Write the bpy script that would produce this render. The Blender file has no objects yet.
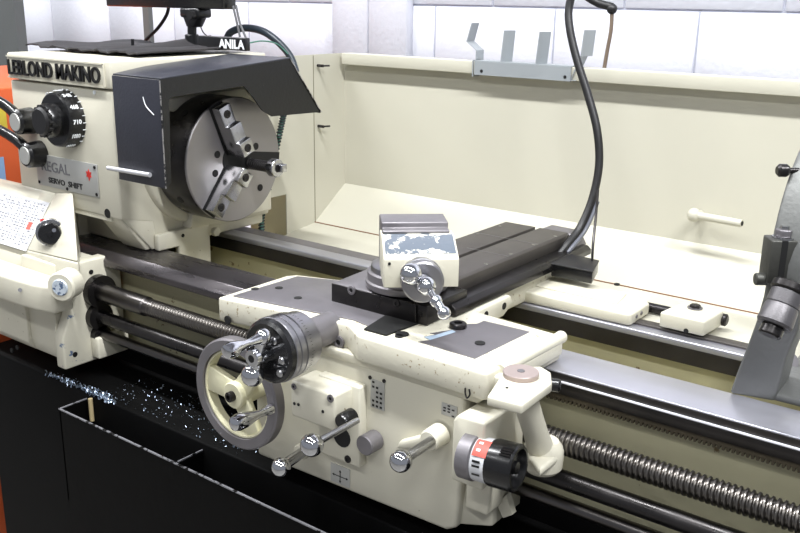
import bpy, bmesh, math, random
from mathutils import Vector as V, Matrix
random.seed(4)
PI = math.pi
S = bpy.context.scene
COL = S.collection
F = 915.0; CX, CY = 400.0, 266.5
# ------------------------------------------------------------------ camera frame (two vanishing points of the machine)
def _n(a): return V(a).normalized()
_X = -_n((-857-CX, CY+21, -F)); _Y = _n((1125-CX, CY-8, -F)); _Y = (_Y-_X*_Y.dot(_X)).normalized(); _Z = _X.cross(_Y)
RW = Matrix((_X, _Y, _Z))          # camera vector -> world vector
def _ray(px, py): return RW @ V(((px-CX)/F, (CY-py)/F, -1.0))
CAM = V((0, 0, 1.10)) - _ray(235, 160)*1.86
def P(px, py, ax, val):
    """point where the sight line of a measured photo point meets a plane of the machine"""
    r = _ray(px, py); i = 'xyz'.index(ax)
    return CAM + r*((val-CAM[i])/r[i])

# ------------------------------------------------------------------ materials
MATS = {}
def nd(nt, t, **k):
    n = nt.nodes.new(t)
    for a, b in k.items(): setattr(n, a, b)
    return n
def srgb(c):
    return tuple(((v/255)/12.92 if v/255 <= .04045 else ((v/255+.055)/1.055)**2.4) for v in c)+(1,)
def mat(name, col, rough=.5, metal=0, var=0.0, vscale=20, col2=None, thr=None, tscale=30, bump=0, bscale=200, emit=0, coat=0, rvar=0, spec=None, coord='Object', stretch=None):
    if name in MATS: return MATS[name]
    m = bpy.data.materials.new(name); m.use_nodes = True; nt = m.node_tree
    b = nt.nodes['Principled BSDF']
    b.inputs['Roughness'].default_value = rough; b.inputs['Metallic'].default_value = metal
    if spec is not None: b.inputs['Specular IOR Level'].default_value = spec
    if coat: b.inputs['Coat Weight'].default_value = coat; b.inputs['Coat Roughness'].default_value = .15
    c = srgb(col); b.inputs['Base Color'].default_value = c
    tc = nd(nt, 'ShaderNodeTexCoord'); src = tc.outputs[coord]
    if stretch:
        mp = nd(nt, 'ShaderNodeMapping'); mp.inputs['Scale'].default_value = stretch
        nt.links.new(src, mp.inputs['Vector']); src = mp.outputs[0]
    last = None
    if var:
        nz = nd(nt, 'ShaderNodeTexNoise'); nz.inputs['Scale'].default_value = vscale; nz.inputs['Detail'].default_value = 6
        nt.links.new(src, nz.inputs['Vector'])
        mx = nd(nt, 'ShaderNodeMix', data_type='RGBA')
        mx.inputs[6].default_value = tuple(v*(1-var) for v in c[:3])+(1,)
        mx.inputs[7].default_value = tuple(min(1, v*(1+var)) for v in c[:3])+(1,)
        nt.links.new(nz.outputs['Fac'], mx.inputs[0]); last = mx.outputs[2]
        if rvar:
            mr = nd(nt, 'ShaderNodeMapRange'); mr.inputs[1].default_value = .3; mr.inputs[2].default_value = .7
            mr.inputs[3].default_value = max(.03, rough-rvar); mr.inputs[4].default_value = rough+rvar
            nt.links.new(nz.outputs['Fac'], mr.inputs[0]); nt.links.new(mr.outputs[0], b.inputs['Roughness'])
    if col2 is not None:
        n2 = nd(nt, 'ShaderNodeTexNoise'); n2.inputs['Scale'].default_value = tscale; n2.inputs['Detail'].default_value = 5; n2.inputs['Roughness'].default_value = .6
        nt.links.new(tc.outputs[coord], n2.inputs['Vector'])
        rp = nd(nt, 'ShaderNodeValToRGB'); rp.color_ramp.elements[0].position = thr; rp.color_ramp.elements[1].position = min(1, thr+.03)
        nt.links.new(n2.outputs['Fac'], rp.inputs[0])
        m2 = nd(nt, 'ShaderNodeMix', data_type='RGBA'); m2.inputs[6].default_value = c
        if last: nt.links.new(last, m2.inputs[6])
        m2.inputs[7].default_value = srgb(col2); nt.links.new(rp.outputs[0], m2.inputs[0]); last = m2.outputs[2]
    if last: nt.links.new(last, b.inputs['Base Color'])
    if bump:
        n3 = nd(nt, 'ShaderNodeTexNoise'); n3.inputs['Scale'].default_value = bscale; n3.inputs['Detail'].default_value = 3
        nt.links.new(src, n3.inputs['Vector'])
        bp = nd(nt, 'ShaderNodeBump'); bp.inputs['Strength'].default_value = bump; bp.inputs['Distance'].default_value = .002
        nt.links.new(n3.outputs['Fac'], bp.inputs['Height']); nt.links.new(bp.outputs[0], b.inputs['Normal'])
    if emit:
        b.inputs['Emission Color'].default_value = c; b.inputs['Emission Strength'].default_value = emit
    MATS[name] = m; return m
CREAM = mat('cream_enamel', (201, 197, 180), .38, var=.05, vscale=9, col2=(120, 108, 84), thr=.70, tscale=70, bump=.12, bscale=120)
CREAMD = mat('cream_bed_paint', (200, 195, 162), .5, var=.14, vscale=12, col2=(128, 110, 76), thr=.66, tscale=28, bump=.15, bscale=90)
SHIELD = mat('cream_sheet_paint', (186, 183, 168), .42, var=.03, vscale=4, bump=.05, bscale=60)
WORN = mat('chipped_cream_enamel', (214, 212, 200), .35, var=.05, vscale=9, col2=(92, 100, 110), thr=.45, tscale=34, bump=.2, bscale=90)
WORN2 = mat('scuffed_cream_enamel', (201, 197, 180), .4, var=.05, vscale=9, col2=(150, 136, 108), thr=.625, tscale=110, bump=.2, bscale=110)
GROUND = mat('ground_steel', (150, 149, 153), .32, 1, var=.12, vscale=14, rvar=.08, bump=.02, bscale=300)
WING = mat('wing_top_steel', (116, 113, 117), .45, .55, var=.12, vscale=18, rvar=.08, bump=.03, bscale=300)
WAY = mat('way_steel', (176, 176, 184), .36, .75, var=.06, vscale=8, rvar=.04, stretch=(1, 8, 8))
GAPM = mat('oily_gap_steel', (92, 88, 90), .3, .85, var=.2, vscale=9, rvar=.08, stretch=(1, 4, 4))
RODM = mat('dim_rod_steel', (96, 93, 92), .3, 1, var=.15, vscale=20)
FLAME = mat('dark_way_steel', (62, 59, 57), .4, .8, var=.25, vscale=20, rvar=.1)  # darker steel for the faces below the way tops
DULL = mat('dull_machined_steel', (128, 125, 128), .5, .75, var=.14, vscale=30, rvar=.1, bump=.05, bscale=400)
TABLE = mat('table_steel', (84, 80, 77), .5, .6, var=.15, vscale=30, bump=.05, bscale=400)
DARKST = mat('dark_oiled_steel', (52, 50, 50), .33, .8, var=.25, vscale=25, rvar=.1)
SCREW = mat('leadscrew_steel', (112, 108, 104), .34, 1, var=.2, vscale=20)
CHROME = mat('chrome', (205, 206, 210), .08, 1)
SATIN = mat('satin_chrome', (178, 178, 180), .24, 1, var=.05, vscale=40)
CHUCKF = mat('chuck_face_steel', (142, 139, 140), .4, .85, var=.1, vscale=25, rvar=.06, bump=.04, bscale=300)
BLACK = mat('black_enamel', (16, 16, 18), .3, var=.2, vscale=20, bump=.08, bscale=120)
BASEB = mat('black_base_paint', (5, 5, 5), .65, spec=.08, var=.3, vscale=14, col2=(70, 72, 78), thr=.74, tscale=60)
PANB = mat('black_oily_pan', (5, 5, 5), .55, spec=.08, var=.3, vscale=14, bump=.15, bscale=60)
GUARDP = mat('grey_black_guard_paint', (42, 43, 51), .4, var=.12, vscale=30, bump=.2, bscale=220)
GUARDB = mat('black_guard_paint', (15, 15, 16), .35, var=.3, vscale=40, col2=(92, 90, 86), thr=.70, tscale=60, bump=.2, bscale=180)
PLASTIC = mat('black_plastic', (14, 14, 15), .25, spec=.6)
RUBBER = mat('black_rubber', (22, 21, 22), .45, bump=.1, bscale=80)
MATR = mat('creased_rubber_mat', (42, 40, 42), .6, var=.2, vscale=20, bump=.2, bscale=60)
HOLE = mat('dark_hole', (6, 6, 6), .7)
LETTER = mat('black_letters', (14, 13, 13), .35)
WHITEL = mat('white_print', (225, 228, 230), .5)
GREYL = mat('grey_print', (105, 105, 108), .5)
PRINTL = mat('pale_print', (104, 105, 112), .5)
PLATE = mat('aluminium_nameplate', (176, 176, 172), .42, .35, var=.06, vscale=30)
CHART = mat('printed_chart', (206, 207, 210), .35, var=.05, vscale=30)
RED = mat('red_print', (196, 42, 34), .5)
REDL = mat('red_label', (222, 92, 80), .5)
SHEETG = mat('grey_bracket_paint', (150, 155, 158), .45, .2)
CAST = mat('grey_cast_iron', (104, 105, 103), .5, .35, var=.15, vscale=18, bump=.35, bscale=120)
ADJ = mat('grey_drum_steel', (96, 94, 96), .45, .75, var=.15, vscale=40, bump=.15, bscale=500)
CASTD = mat('dark_clamp_iron', (66, 66, 62), .5, .5, var=.15, vscale=30, bump=.2, bscale=200)
ORANGE = mat('orange_paint', (196, 88, 44), .45, var=.06, vscale=8)
YELLOW = mat('yellow_label', (206, 190, 70), .5)
BLUE = mat('pale_blue_label', (140, 178, 222), .5)
POSTG = mat('grey_post_paint', (92, 95, 94), .45, .1, var=.06, vscale=10)
WALLM = mat('painted_block', (222, 223, 232), .7, var=.03, vscale=30, bump=.55, bscale=75)
MORTAR = mat('mortar_groove', (176, 178, 190), .8)
FLOORM = mat('concrete_floor', (116, 114, 110), .55, var=.1, vscale=5)
GREEN = mat('green_wire', (70, 120, 104), .45)
CABLE = mat('grey_cable', (92, 92, 94), .45)
BROWN = mat('brown_tube', (112, 98, 84), .45)
CHIPM = mat('metal_chips', (170, 185, 205), .3, 1, var=.2, vscale=100)
BEIGE = mat('beige_stud', (176, 160, 122), .5)
SPOKE = mat('cream_wheel_web', (206, 202, 172), .42, var=.07, vscale=20, col2=(110, 92, 66), thr=.68, tscale=60, bump=.15, bscale=120)

# ------------------------------------------------------------------ mesh helpers
ROOT = {}
def basis(d):
    d = V(d).normalized(); a = V((0, 0, 1)) if abs(d.z) < .9 else V((1, 0, 0))
    u = a.cross(d).normalized(); v = d.cross(u); return u, v, d
def B(): return bmesh.new()
def box(bm, lo, hi, u=None, v=None, w=None, o=None):
    """axis box lo..hi, optionally in a local frame o,u,v,w"""
    vs = []
    for k in range(8):
        p = V((hi[0] if k & 1 else lo[0], hi[1] if k & 2 else lo[1], hi[2] if k & 4 else lo[2]))
        if u is not None: p = V(o)+V(u)*p.x+V(v)*p.y+V(w)*p.z
        vs.append(bm.verts.new(p))
    for f in ((0, 2, 3, 1), (4, 5, 7, 6), (0, 1, 5, 4), (2, 6, 7, 3), (0, 4, 6, 2), (1, 3, 7, 5)): bm.faces.new([vs[i] for i in f])
    return bm
def prism(bm, poly, d):
    """polygon (3D points) swept by vector d"""
    a = [bm.verts.new(V(p)) for p in poly]; b = [bm.verts.new(V(p)+V(d)) for p in poly]; n = len(a)
    bm.faces.new(a); bm.faces.new(b[::-1])
    for i in range(n): bm.faces.new((a[i], b[i], b[(i+1) % n], a[(i+1) % n]))
    return bm
def px_(bm, yz, x0, x1): return prism(bm, [(x0, y, z) for y, z in yz], (x1-x0, 0, 0))
def py_(bm, xz, y0, y1): return prism(bm, [(x, y0, z) for x, z in xz], (0, y1-y0, 0))
def pz_(bm, xy, z0, z1): return prism(bm, [(x, y, z0) for x, y in xy], (0, 0, z1-z0))
def lathe(bm, prof, o, d, n=32):
    u, v, d = basis(d); o = V(o); rings = []
    for t, r in prof:
        if r < 1e-5: rings.append([bm.verts.new(o+d*t)])
        else: rings.append([bm.verts.new(o+d*t+(u*math.cos(2*PI*k/n)+v*math.sin(2*PI*k/n))*r) for k in range(n)])
    for a, b in zip(rings, rings[1:]):
        for k in range(n):
            k2 = (k+1) % n
            if len(a) == 1 and len(b) == 1: continue
            if len(a) == 1: bm.faces.new((a[0], b[k], b[k2]))
            elif len(b) == 1: bm.faces.new((a[k], a[k2], b[0]))
            else: bm.faces.new((a[k], a[k2], b[k2], b[k]))
    for r_, rev in ((rings[0], True), (rings[-1], False)):
        if len(r_) > 1: bm.faces.new(r_[::-1] if rev else r_)
    return bm
def cyl(bm, a, b, r, n=24, r2=None, ch=0):
    a = V(a); b = V(b); L = (b-a).length; r2 = r if r2 is None else r2
    pr = [(0, r-ch), (ch, r), (L-ch, r2), (L, r2-ch)] if ch else [(0, r), (L, r2)]
    return lathe(bm, pr, a, b-a, n)
def ball(bm, c, r, n=24, d=(0, 0, 1), sq=1):
    m = 12
    return lathe(bm, [(-r*sq*math.cos(PI*i/m), r*math.sin(PI*i/m)) for i in range(m+1)], c, d, n)
def ring(bm, c, d, ro, ri, h, n=48, ch=.0):
    """flat ring of rectangular section, closed"""
    u, v, d = basis(d); c = V(c); prof = [(0, ri), (0, ro-ch), (ch, ro), (h-ch, ro), (h, ro-ch), (h, ri)]
    rs = [[bm.verts.new(c+d*t+(u*math.cos(2*PI*k/n)+v*math.sin(2*PI*k/n))*r) for k in range(n)] for t, r in prof]
    for i in range(len(rs)):
        a, b = rs[i], rs[(i+1) % len(rs)]
        for k in range(n): bm.faces.new((a[k], a[(k+1) % n], b[(k+1) % n], b[k]))
    return bm
def smoothpts(pts, sub=8):
    pts = [V(p) for p in pts]; out = []
    for i in range(len(pts)-1):
        p0 = pts[max(i-1, 0)]; p1 = pts[i]; p2 = pts[i+1]; p3 = pts[min(i+2, len(pts)-1)]
        for k in range(sub):
            t = k/sub
            out.append(.5*((2*p1)+(p2-p0)*t+(2*p0-5*p1+4*p2-p3)*t*t+(3*p1-p0-3*p2+p3)*t**3))
    out.append(pts[-1]); return out
def tube(bm, pts, r, n=12, smooth=True, cap=True, rf=None):
    ps = smoothpts(pts) if smooth else [V(p) for p in pts]
    t0 = (ps[1]-ps[0]).normalized(); u, v, _ = basis(t0); rings = []
    for i, p in enumerate(ps):
        t = (ps[min(i+1, len(ps)-1)]-ps[max(i-1, 0)]).normalized()
        u = (u-t*u.dot(t)).normalized(); v = t.cross(u); rr = r if rf is None else r*rf(i/(len(ps)-1))
        rings.append([bm.verts.new(p+(u*math.cos(2*PI*k/n)+v*math.sin(2*PI*k/n))*rr) for k in range(n)])
    for a, b in zip(rings, rings[1:]):
        for k in range(n): bm.faces.new((a[k], a[(k+1) % n], b[(k+1) % n], b[k]))
    if cap: bm.faces.new(rings[0][::-1]); bm.faces.new(rings[-1])
    return bm
def hexa(bm, c, d, r, h, rot=0):
    u, v, d = basis(d); c = V(c)
    return prism(bm, [c+(u*math.cos(PI/3*k+rot)+v*math.sin(PI/3*k+rot))*r for k in range(6)], d*h)
def finish(bm, bevel=0, seg=2, ang=30):
    bmesh.ops.recalc_face_normals(bm, faces=bm.faces)
    if bevel:
        es = [e for e in bm.edges if len(e.link_faces) == 2 and e.calc_face_angle(0) > math.radians(ang)]
        bmesh.ops.bevel(bm, geom=es, offset=bevel, segments=seg, affect='EDGES', profile=.5, clamp_overlap=True)
    for f in bm.faces: f.smooth = True
    for e in bm.edges:
        if len(e.link_faces) != 2 or e.calc_face_angle(0) > math.radians(32 if not bevel else 50): e.smooth = False
def obj(name, bm, m, parent=None, bevel=0, label=None, seg=2, loc=None):
    finish(bm, bevel, seg)
    me = bpy.data.meshes.new(name)
    if parent is None:
        xs = [v.co for v in bm.verts]
        L = V(((min(v.x for v in xs)+max(v.x for v in xs))/2, (min(v.y for v in xs)+max(v.y for v in xs))/2, min(v.z for v in xs))) if loc is None else V(loc)
    else: L = ROOT[parent.name]
    bmesh.ops.translate(bm, verts=bm.verts, vec=-L); bm.to_mesh(me); bm.free()
    me.materials.append(m)
    o = bpy.data.objects.new(name, me); COL.objects.link(o); ROOT[o.name] = L.copy()
    if parent is None: o.location = L
    else: o.parent = parent
    if label: o['label'] = label
    return o
def thing(name, label, cat, loc, group=None):
    o = bpy.data.objects.new(name, None); COL.objects.link(o); o.location = loc; ROOT[o.name] = V(loc)
    o.empty_display_size = .05
    return tag(o, label, cat, group)
def tag(o, label, cat, group=None):
    o['label'] = label; o['category'] = cat
    if group: o['group'] = group
    return o
def struct(o, label=None):
    o['kind'] = 'structure'
    if label: o['label'] = label
    return o
def clone(root, loc, label=None):
    r = root.copy(); COL.objects.link(r); r.location = loc; ROOT[r.name] = V(loc)
    if label: r['label'] = label
    for ch in list(root.children):
        c = ch.copy(); COL.objects.link(c); c.parent = r; ROOT[c.name] = V(loc)
        for g in list(ch.children):
            d = g.copy(); COL.objects.link(d); d.parent = c; ROOT[d.name] = V(loc)
    return r
def letters(bm, s, o, right, up, w, h, depth, off=.0, warp=None):
    """raised lettering of width w and height h, lower-left at o"""
    cu = bpy.data.curves.new('t', 'FONT'); cu.body = s; cu.extrude = .5; cu.offset = off; cu.resolution_u = 3
    t = bpy.data.objects.new('t', cu); COL.objects.link(t); me = bpy.data.meshes.new_from_object(t)
    bpy.data.objects.remove(t); bpy.data.curves.remove(cu)
    co = [v.co.copy() for v in me.vertices]
    x0 = min(c.x for c in co); x1 = max(c.x for c in co); y0 = min(c.y for c in co); y1 = max(c.y for c in co)
    right = V(right).normalized(); up = V(up).normalized(); nn = right.cross(up); vs = []
    for c in co:
        a = (c.x-x0)/(x1-x0)*w; b = (c.y-y0)/(y1-y0)*h; d = depth if c.z > 0 else 0
        vs.append(bm.verts.new(warp(a, b, d) if warp else V(o)+right*a+up*b+nn*d))
    for p in me.polygons:
        try: bm.faces.new([vs[i] for i in p.vertices])
        except ValueError: pass
    bpy.data.meshes.remove(me); return bm
def capscrew(parent, c, d, r, m=DARKST, h=.004, name='screw'):
    d = V(d).normalized(); bm = lathe(B(), [(-.001, r), (h*.8, r), (h, r*.85), (h, r*.5), (h*.3, r*.48)], c, d, 16)
    o = obj(name, bm, m, parent)
    if name == 'screw' and r > .0045: hexa_b = hexa(B(), V(c)+d*(h*.25), d, r*.42, h*.2+.0004); obj('hex_socket', hexa_b, HOLE, o if parent.parent is None else parent)
    return o
def hole(parent, c, d, r, name='bolt_hole', m=HOLE, h=.0008):
    return obj(name, cyl(B(), V(c)-V(d).normalized()*.002, V(c)+V(d).normalized()*h, r, 16), m, parent)

def threaded(x0, x1, y, z, r, pitch, depth, n=28, duty=.5):
    bm = B(); spt = 6; steps = int((x1-x0)/pitch*spt); prev = None
    for i in range(steps+1):
        x = x0+i*pitch/spt; cur = []
        for k in range(n):
            a = 2*PI*k/n; ph = ((i/spt)-k/n) % 1.0
            rr = r if ph < .45 else (r-depth*min(1, (ph-.45)/.1) if ph < .9 else r-depth*(1-(ph-.9)/.1))
            cur.append(bm.verts.new((x, y+math.cos(a)*rr, z+math.sin(a)*rr)))
        if prev:
            for k in range(n): bm.faces.new((prev[k], prev[(k+1) % n], cur[(k+1) % n], cur[k]))
        prev = cur
    return bm

# ================================================================== SETTING
bm = box(B(), (-6, -5, -.05), (5, 1.35, 0)); struct(obj('floor', bm, FLOORM))
WY = 1.05
w_ = box(B(), (-6, WY+.006, 0), (5, WY+.2, 4.0)); wall = struct(obj('wall_back', w_, MORTAR), 'white painted concrete block wall')
bm = B()
for r in range(0, 20):
    z0 = r*.2+.0
    off = .147 if r % 2 == 0 else -.053
    for c in range(-16, 14):
        x0 = c*.4+off
        box(bm, (max(x0, -6)+.003, WY, z0+.003), (min(x0+.4, 5)-.003, WY+.012, z0+.2-.003))
bl = obj('block_face', bm, WALLM, wall, bevel=.0025, seg=1)
bm = B()
for z0 in [r*.6+.01 for r in range(7)]:
    box(bm, (-.632, WY-.035, z0), (-.486, WY+.001, min(z0+.6, 4))); box(bm, (-.482, WY-.035, z0), (-.332, WY+.001, min(z0+.6, 4)))
obj('pilaster', bm, WALLM, wall, bevel=.003, seg=1)
bm = box(B(), (-6, -5, 4.0), (5, 1.35, 4.05)); struct(obj('ceiling', bm, mat('ceiling_deck', (190, 192, 196), .8)))
TUBE = mat('fluorescent_tube', (250, 252, 255), .5, emit=6)
def fixture(x, y, lab):
    t = thing('ceiling_light', lab, 'light', (x, y, 3.45), 'fluorescent ceiling lights')
    obj('housing', box(B(), (x-.62, y-.08, 3.47), (x+.62, y+.08, 3.53)), mat('white_housing', (225, 225, 225), .5), t)
    for s in (-.04, .04): obj('tube', cyl(B(), (x-.6, y+s, 3.455), (x+.6, y+s, 3.455), .013, 12), TUBE, t)
    for s in (-.5, .5): obj('hanger', cyl(B(), (x+s, y, 3.53), (x+s, y, 4.0), .004, 8), CABLE, t)
LIGHTS = [(-1.3, -.75), (.6, -.75), (2.5, -.75), (-1.3, -2.6), (.6, -2.6), (2.5, -2.6), (-3.2, -.75)]  # last one, far left, is an added lamp to brighten the wall there
for x, y in LIGHTS:
    fixture(x, y, 'twin tube fluorescent light hanging from the ceiling above the machine, the far left one added')

# ================================================================== BASE AND BED
base = thing('machine_base', 'black painted steel machine base with an open chip tray on its front', 'machine base', (.5, 0, 0))
obj('cabinet', box(B(), (-.52, -.30, 0), (1.95, .30, .655)), BASEB, base, bevel=.004)
obj('bed_plinth', box(B(), (-.45, -.150, .655), (1.95, -.0745, .6995)), BASEB, base)
bm = B()      # tray with open top
x0, x1, y0, y1, zb, zt = -.132, 1.95, -.362, -.296, .44, .64
box(bm, (x0, y0, 0), (x1, y1, zb)); box(bm, (x0, y0, zb), (x1, y0+.004, zt)); box(bm, (x0, y0, zb), (x0+.004, y1, zt))
box(bm, (x0+.004, y0+.004, .54), (x1, y1, .57)); box(bm, (.213, y0+.004, .57), (.217, y1, zt-.001))
obj('chip_tray', bm, PANB, base)
bm = B(); e = .0012
box(bm, (x0-e, y0-e, zt-.0005), (x1, y0+.002, zt+.0018)); box(bm, (x0-e, y0, zt-.0005), (x0+.002, y1, zt+.0018)); box(bm, (.2135, y0, zt-.0005), (.2158, y1, zt+.0018))
obj('worn_rim', bm, mat('worn_bare_edge', (150, 150, 156), .4, .6, col2=(20, 20, 22), thr=.55, tscale=60), base, label='bare worn edge of the tray')
obj('panel_seam', prism(B(), [(-.07, y0-.0008, .32), (.4, y0-.0008, .30), (.4, y0-.0008, .302), (-.07, y0-.0008, .322)], (0, .001, 0)), GREYL, base)
obj('stud', cyl(B(), (-.112, -.305, .60), (-.112, -.305, .648), .0045, 12), BEIGE, base, label='small beige upright stud in the tray corner')

bed = thing('lathe_bed', 'cream lathe bed casting carrying two long polished steel ways', 'lathe bed', (.7, 0, .655))
BX0, BX1 = -.45, 1.95
# cast section: front web and rear web with a trough between them
bm = B()
px_(bm, [(-.150, .70), (-.150, .874), (-.158, .878), (-.158, .892), (-.085, .892), (-.085, .80), (-.075, .72), (-.075, .70)], BX0, BX1)
px_(bm, [(.075, .655), (.075, .72), (.085, .80), (.085, .893), (.19, .893), (.19, .655)], BX0, BX1)
px_(bm, [(-.074, .655), (-.074, .70), (.074, .70), (.074, .655)], BX0, BX1)
for x in (-.2, .25, .6, .95, 1.3, 1.65): box(bm, (x, -.084, .70), (x+.03, .084, .83))
obj('bed_casting', bm, CREAMD, bed, bevel=.003)
# front way
obj('way_bevel', px_(B(), [(-.1675, .890), (-.1675, .9125), (-.160, .9125), (-.160, .890)], .25, BX1), FLAME, bed)
bm = px_(B(), [(-.1655, .893), (-.1655, .9145), (-.084, .9145), (-.076, .905), (-.076, .893)], .25, BX1)
obj('front_way', bm, WAY, bed, bevel=.0015, label='bright front way with a worn polished top')
bm = px_(B(), [(-.2, .885), (-.2, .898), (-.185, .9145), (-.105, .9145), (-.098, .907), (-.098, .885)], -.34, .2495)
obj('gap_piece', bm, GAPM, bed, bevel=.0015, label='dark oily front way section below the chuck')
bm = px_(B(), [(-.170, .882), (-.170, .900), (-.150, .900), (-.150, .882)], .25, BX1)
obj('gib_strip', bm, FLAME, bed, bevel=.001)
LIPM = mat('lip_highlight', (214, 214, 220), .35, .3)  # pale colour stands in for the highlight running along the lip
bm = cyl(B(), (.25, -.170, .9015), (BX1, -.170, .9015), .0020, 8); obj('way_lip', bm, LIPM, bed, label='lip along the front way with its highlight put into the colour')
# rack under the front way
bm = B(); x = .26
while x < BX1-.01:
    prism(bm, [(x, -.166, .8745), (x+.0045, -.166, .8745), (x+.0036, -.166, .869), (x+.0009, -.166, .869)], (0, .013, 0)); x += .0062
box(bm, (.26, -.166, .8745), (BX1, -.1505, .882)); obj('rack', bm, mat('greasy_rack', (92, 84, 68), .5, .4, var=.2, vscale=30), bed)
# rear way
bm = px_(B(), [(.0662, .9041), (.067, .913), (.0685, .9145), (.103, .9145), (.106, .906), (.112, .9), (.112, .886), (.085, .886), (.085, .9041)], -.2, BX1)
obj('rear_way', bm, WAY, bed, bevel=.0008)
bm = px_(B(), [(.112, .893), (.112, .905), (.165, .905), (.17, .893)], -.2, BX1); obj('rear_flat_way', bm, DULL, bed, bevel=.001)
bm = px_(B(), [(.0655, .878), (.0655, .904), (.084, .904), (.084, .878)], -.2, BX1); obj('rear_way_face', bm, FLAME, bed)
for x in (.35, .8, 1.25): hole(bed, (x+.12, -.1505, .80), (0, -1, 0), .004)

# splash guard behind the bed
sg = thing('splash_guard', 'tall cream sheet metal splash guard standing behind the lathe bed', 'splash guard', (.6, .4, .72))
XL = -.136
SB = .50
bm = B()
box(bm, (XL, SB, .952), (1.95, SB+.004, 1.262)); obj('back_panel', bm, SHIELD, sg)
bm = px_(B(), [(.476, 1.262), (.476, 1.289), (.512, 1.289), (.512, 1.262)], -.125, 1.95); obj('top_rail', bm, SHIELD, sg, bevel=.001)
sl = lambda y: .960-(SB-y)*(.96-.878)/(SB-.385)
bm = px_(B(), [(SB, .960), (.386, .8787), (.386, .8747), (SB, .956)], XL, 1.95); obj('sloped_floor', bm, SHIELD, sg)
bm = px_(B(), [(.3835, .8775), (.19, .855), (.19, .851), (.3835, .8735)], XL, 1.95); obj('front_apron_sheet', bm, SHIELD, sg)
bm = px_(B(), [(.3835, .872), (.386, .872), (.386, .8795), (.3835, .8795)], XL, 1.95); obj('floor_seam', bm, mat('rusty_seam', (120, 84, 58), .6), sg, label='rusty seam across the sloped floor')
bm = px_(B(), [(.387, .86), (.5, .94), (.51, .94), (.51, 1.288), (.387, 1.288)], XL-.003, XL); obj('side_panel', bm, SHIELD, sg)
bm = px_(B(), [(.285, .84), (.385, .84), (.385, 1.288), (.10, 1.288), (.10, 1.0), (.19, 1.0), (.19, .965), (.285, .965)], XL-.003, XL); obj('side_panel', bm, SHIELD, sg)
obj('back_bracing', box(B(), (-.30, .32, .80), (-.145, .34, 1.0)), CREAMD, sg)
obj('panel_seam', box(B(), (XL, .3845, .86), (XL+.0006, .3868, 1.286)), mat('dark_seam', (120, 116, 98), .7), sg)  # darker line where the two side sheets join
for z in (1.262, 1.117):
    c = V((XL+.001, .40, z)); bm = cyl(B(), c, c+V((.018, 0, 0)), .0035, 10); cyl(bm, c+V((.010, -.008, 0)), c+V((.022, .018, .0)), .0022, 8)
    obj('wing_screw', bm, DARKST, sg)
obj('support_leg', box(B(), (-.1, .44, 0), (-.04, .5, .9)), BASEB, sg); obj('support_leg', box(B(), (1.6, .44, 0), (1.66, .5, .9)), BASEB, sg)

# ================================================================== HEADSTOCK
hs = thing('headstock', 'large cream headstock housing at the left end of the bed', 'headstock', (-.29, 0, .915))
HX0, HX1, HY0, HY1 = -.466, -.115, -.20, .205
bm = B()
px_(bm, [(HY0, .992), (HY0, 1.2435), (HY1, 1.2435), (HY1, .935), (-.12, .935), (-.125, .975)], HX0, HX1)
px_(bm, [(-.128, .915), (-.128, .99), (.19, .99), (.19, .915)], HX0, HX1-.005)
box(bm, (HX0, -.150, .66), (-.338, .18, .985))
obj('housing', bm, CREAM, hs, bevel=.004)
bm = B(); prism(bm, [(-.20, -.199, .995), (-.20, -.13, .995), (-.20, -.128, .917), (-.20, -.14, .917)], (.078, 0, 0))
prism(bm, [(-.15, -.199, 1.0), (-.116, -.199, 1.0), (-.116, -.128, .917), (-.135, -.128, .917)], (0, .06, 0))
obj('corner_rib', bm, CREAM, hs, bevel=.003)
bm = box(B(), (HX0-.001, HY0-.002, 1.2465), (HX1+.002, HY1+.002, 1.300)); obj('top_cover', bm, CREAM, hs, bevel=.004)
# boss round the spindle nose, with the step that reaches over the chuck
bm = B(); cyl(bm, (HX1-.01, 0, 1.1), (-.102, 0, 1.1), .150, 48, .143)
prism(bm, [(HX1-.01, .02, 1.212), (HX1-.01, .175, 1.222), (HX1-.01, .19, 1.195), (HX1-.01, .19, .95), (HX1-.01, -.05, .95)], (.035, 0, 0))
wa, wb, wc = [P(x, y, 'x', -.08) for x, y in ((160, 100), (244, 87), (252, 97))]
prism(bm, [(-.105, wa.y, wa.z), (-.105, wb.y, wb.z), (-.105, wc.y, wc.z), (-.105, wc.y, wc.z-.05), (-.105, wa.y, wa.z-.02)], (.025, 0, 0))
obj('spindle_boss', bm, CREAM, hs, bevel=.004)
bm = px_(B(), [(.012, .84), (.012, .952), (-.125, .949), (-.125, .9155), (-.072, .9155), (-.072, .84)], -.115, -.1); obj('foot', bm, CREAM, hs, bevel=.003)
hole(hs, (-.1, -.062, .937), (1, 0, 0), .004)
obj('foot_screw', hexa(B(), (-.1, .022, .93), (1, 0, 0), .010, .012), CREAM, hs, bevel=.001)
hole(hs, (-.158, -.2, 1.0), (0, -1, 0), .0095, 'oil_sight')
obj('recess_shelf', box(B(), (-.36, -.1985, .984), (-.15, -.128, .9925)), CREAM, hs)
# maker's lettering
bd = obj('badge_panel', box(B(), (-.462, -.2045, 1.250), (-.130, -.2025, 1.293)), CREAM, hs, bevel=.001)
bm = letters(B(), 'LEBLOND MAKINO', (-.457, -.2045, 1.256), (1, 0, 0), (0, 0, 1), .318, .031, .004, off=.012)
obj('raised_lettering', bm, LETTER, bd, label='raised black lettering reading LEBLOND MAKINO')
bm = B(); box(bm, (-.463, -.206, 1.2485), (-.129, -.2025, 1.2515)); box(bm, (-.463, -.206, 1.2915), (-.129, -.2025, 1.2945)); box(bm, (-.131, -.206, 1.25), (-.128, -.2025, 1.294))
obj('badge_frame', bm, CREAM, bd)
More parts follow.
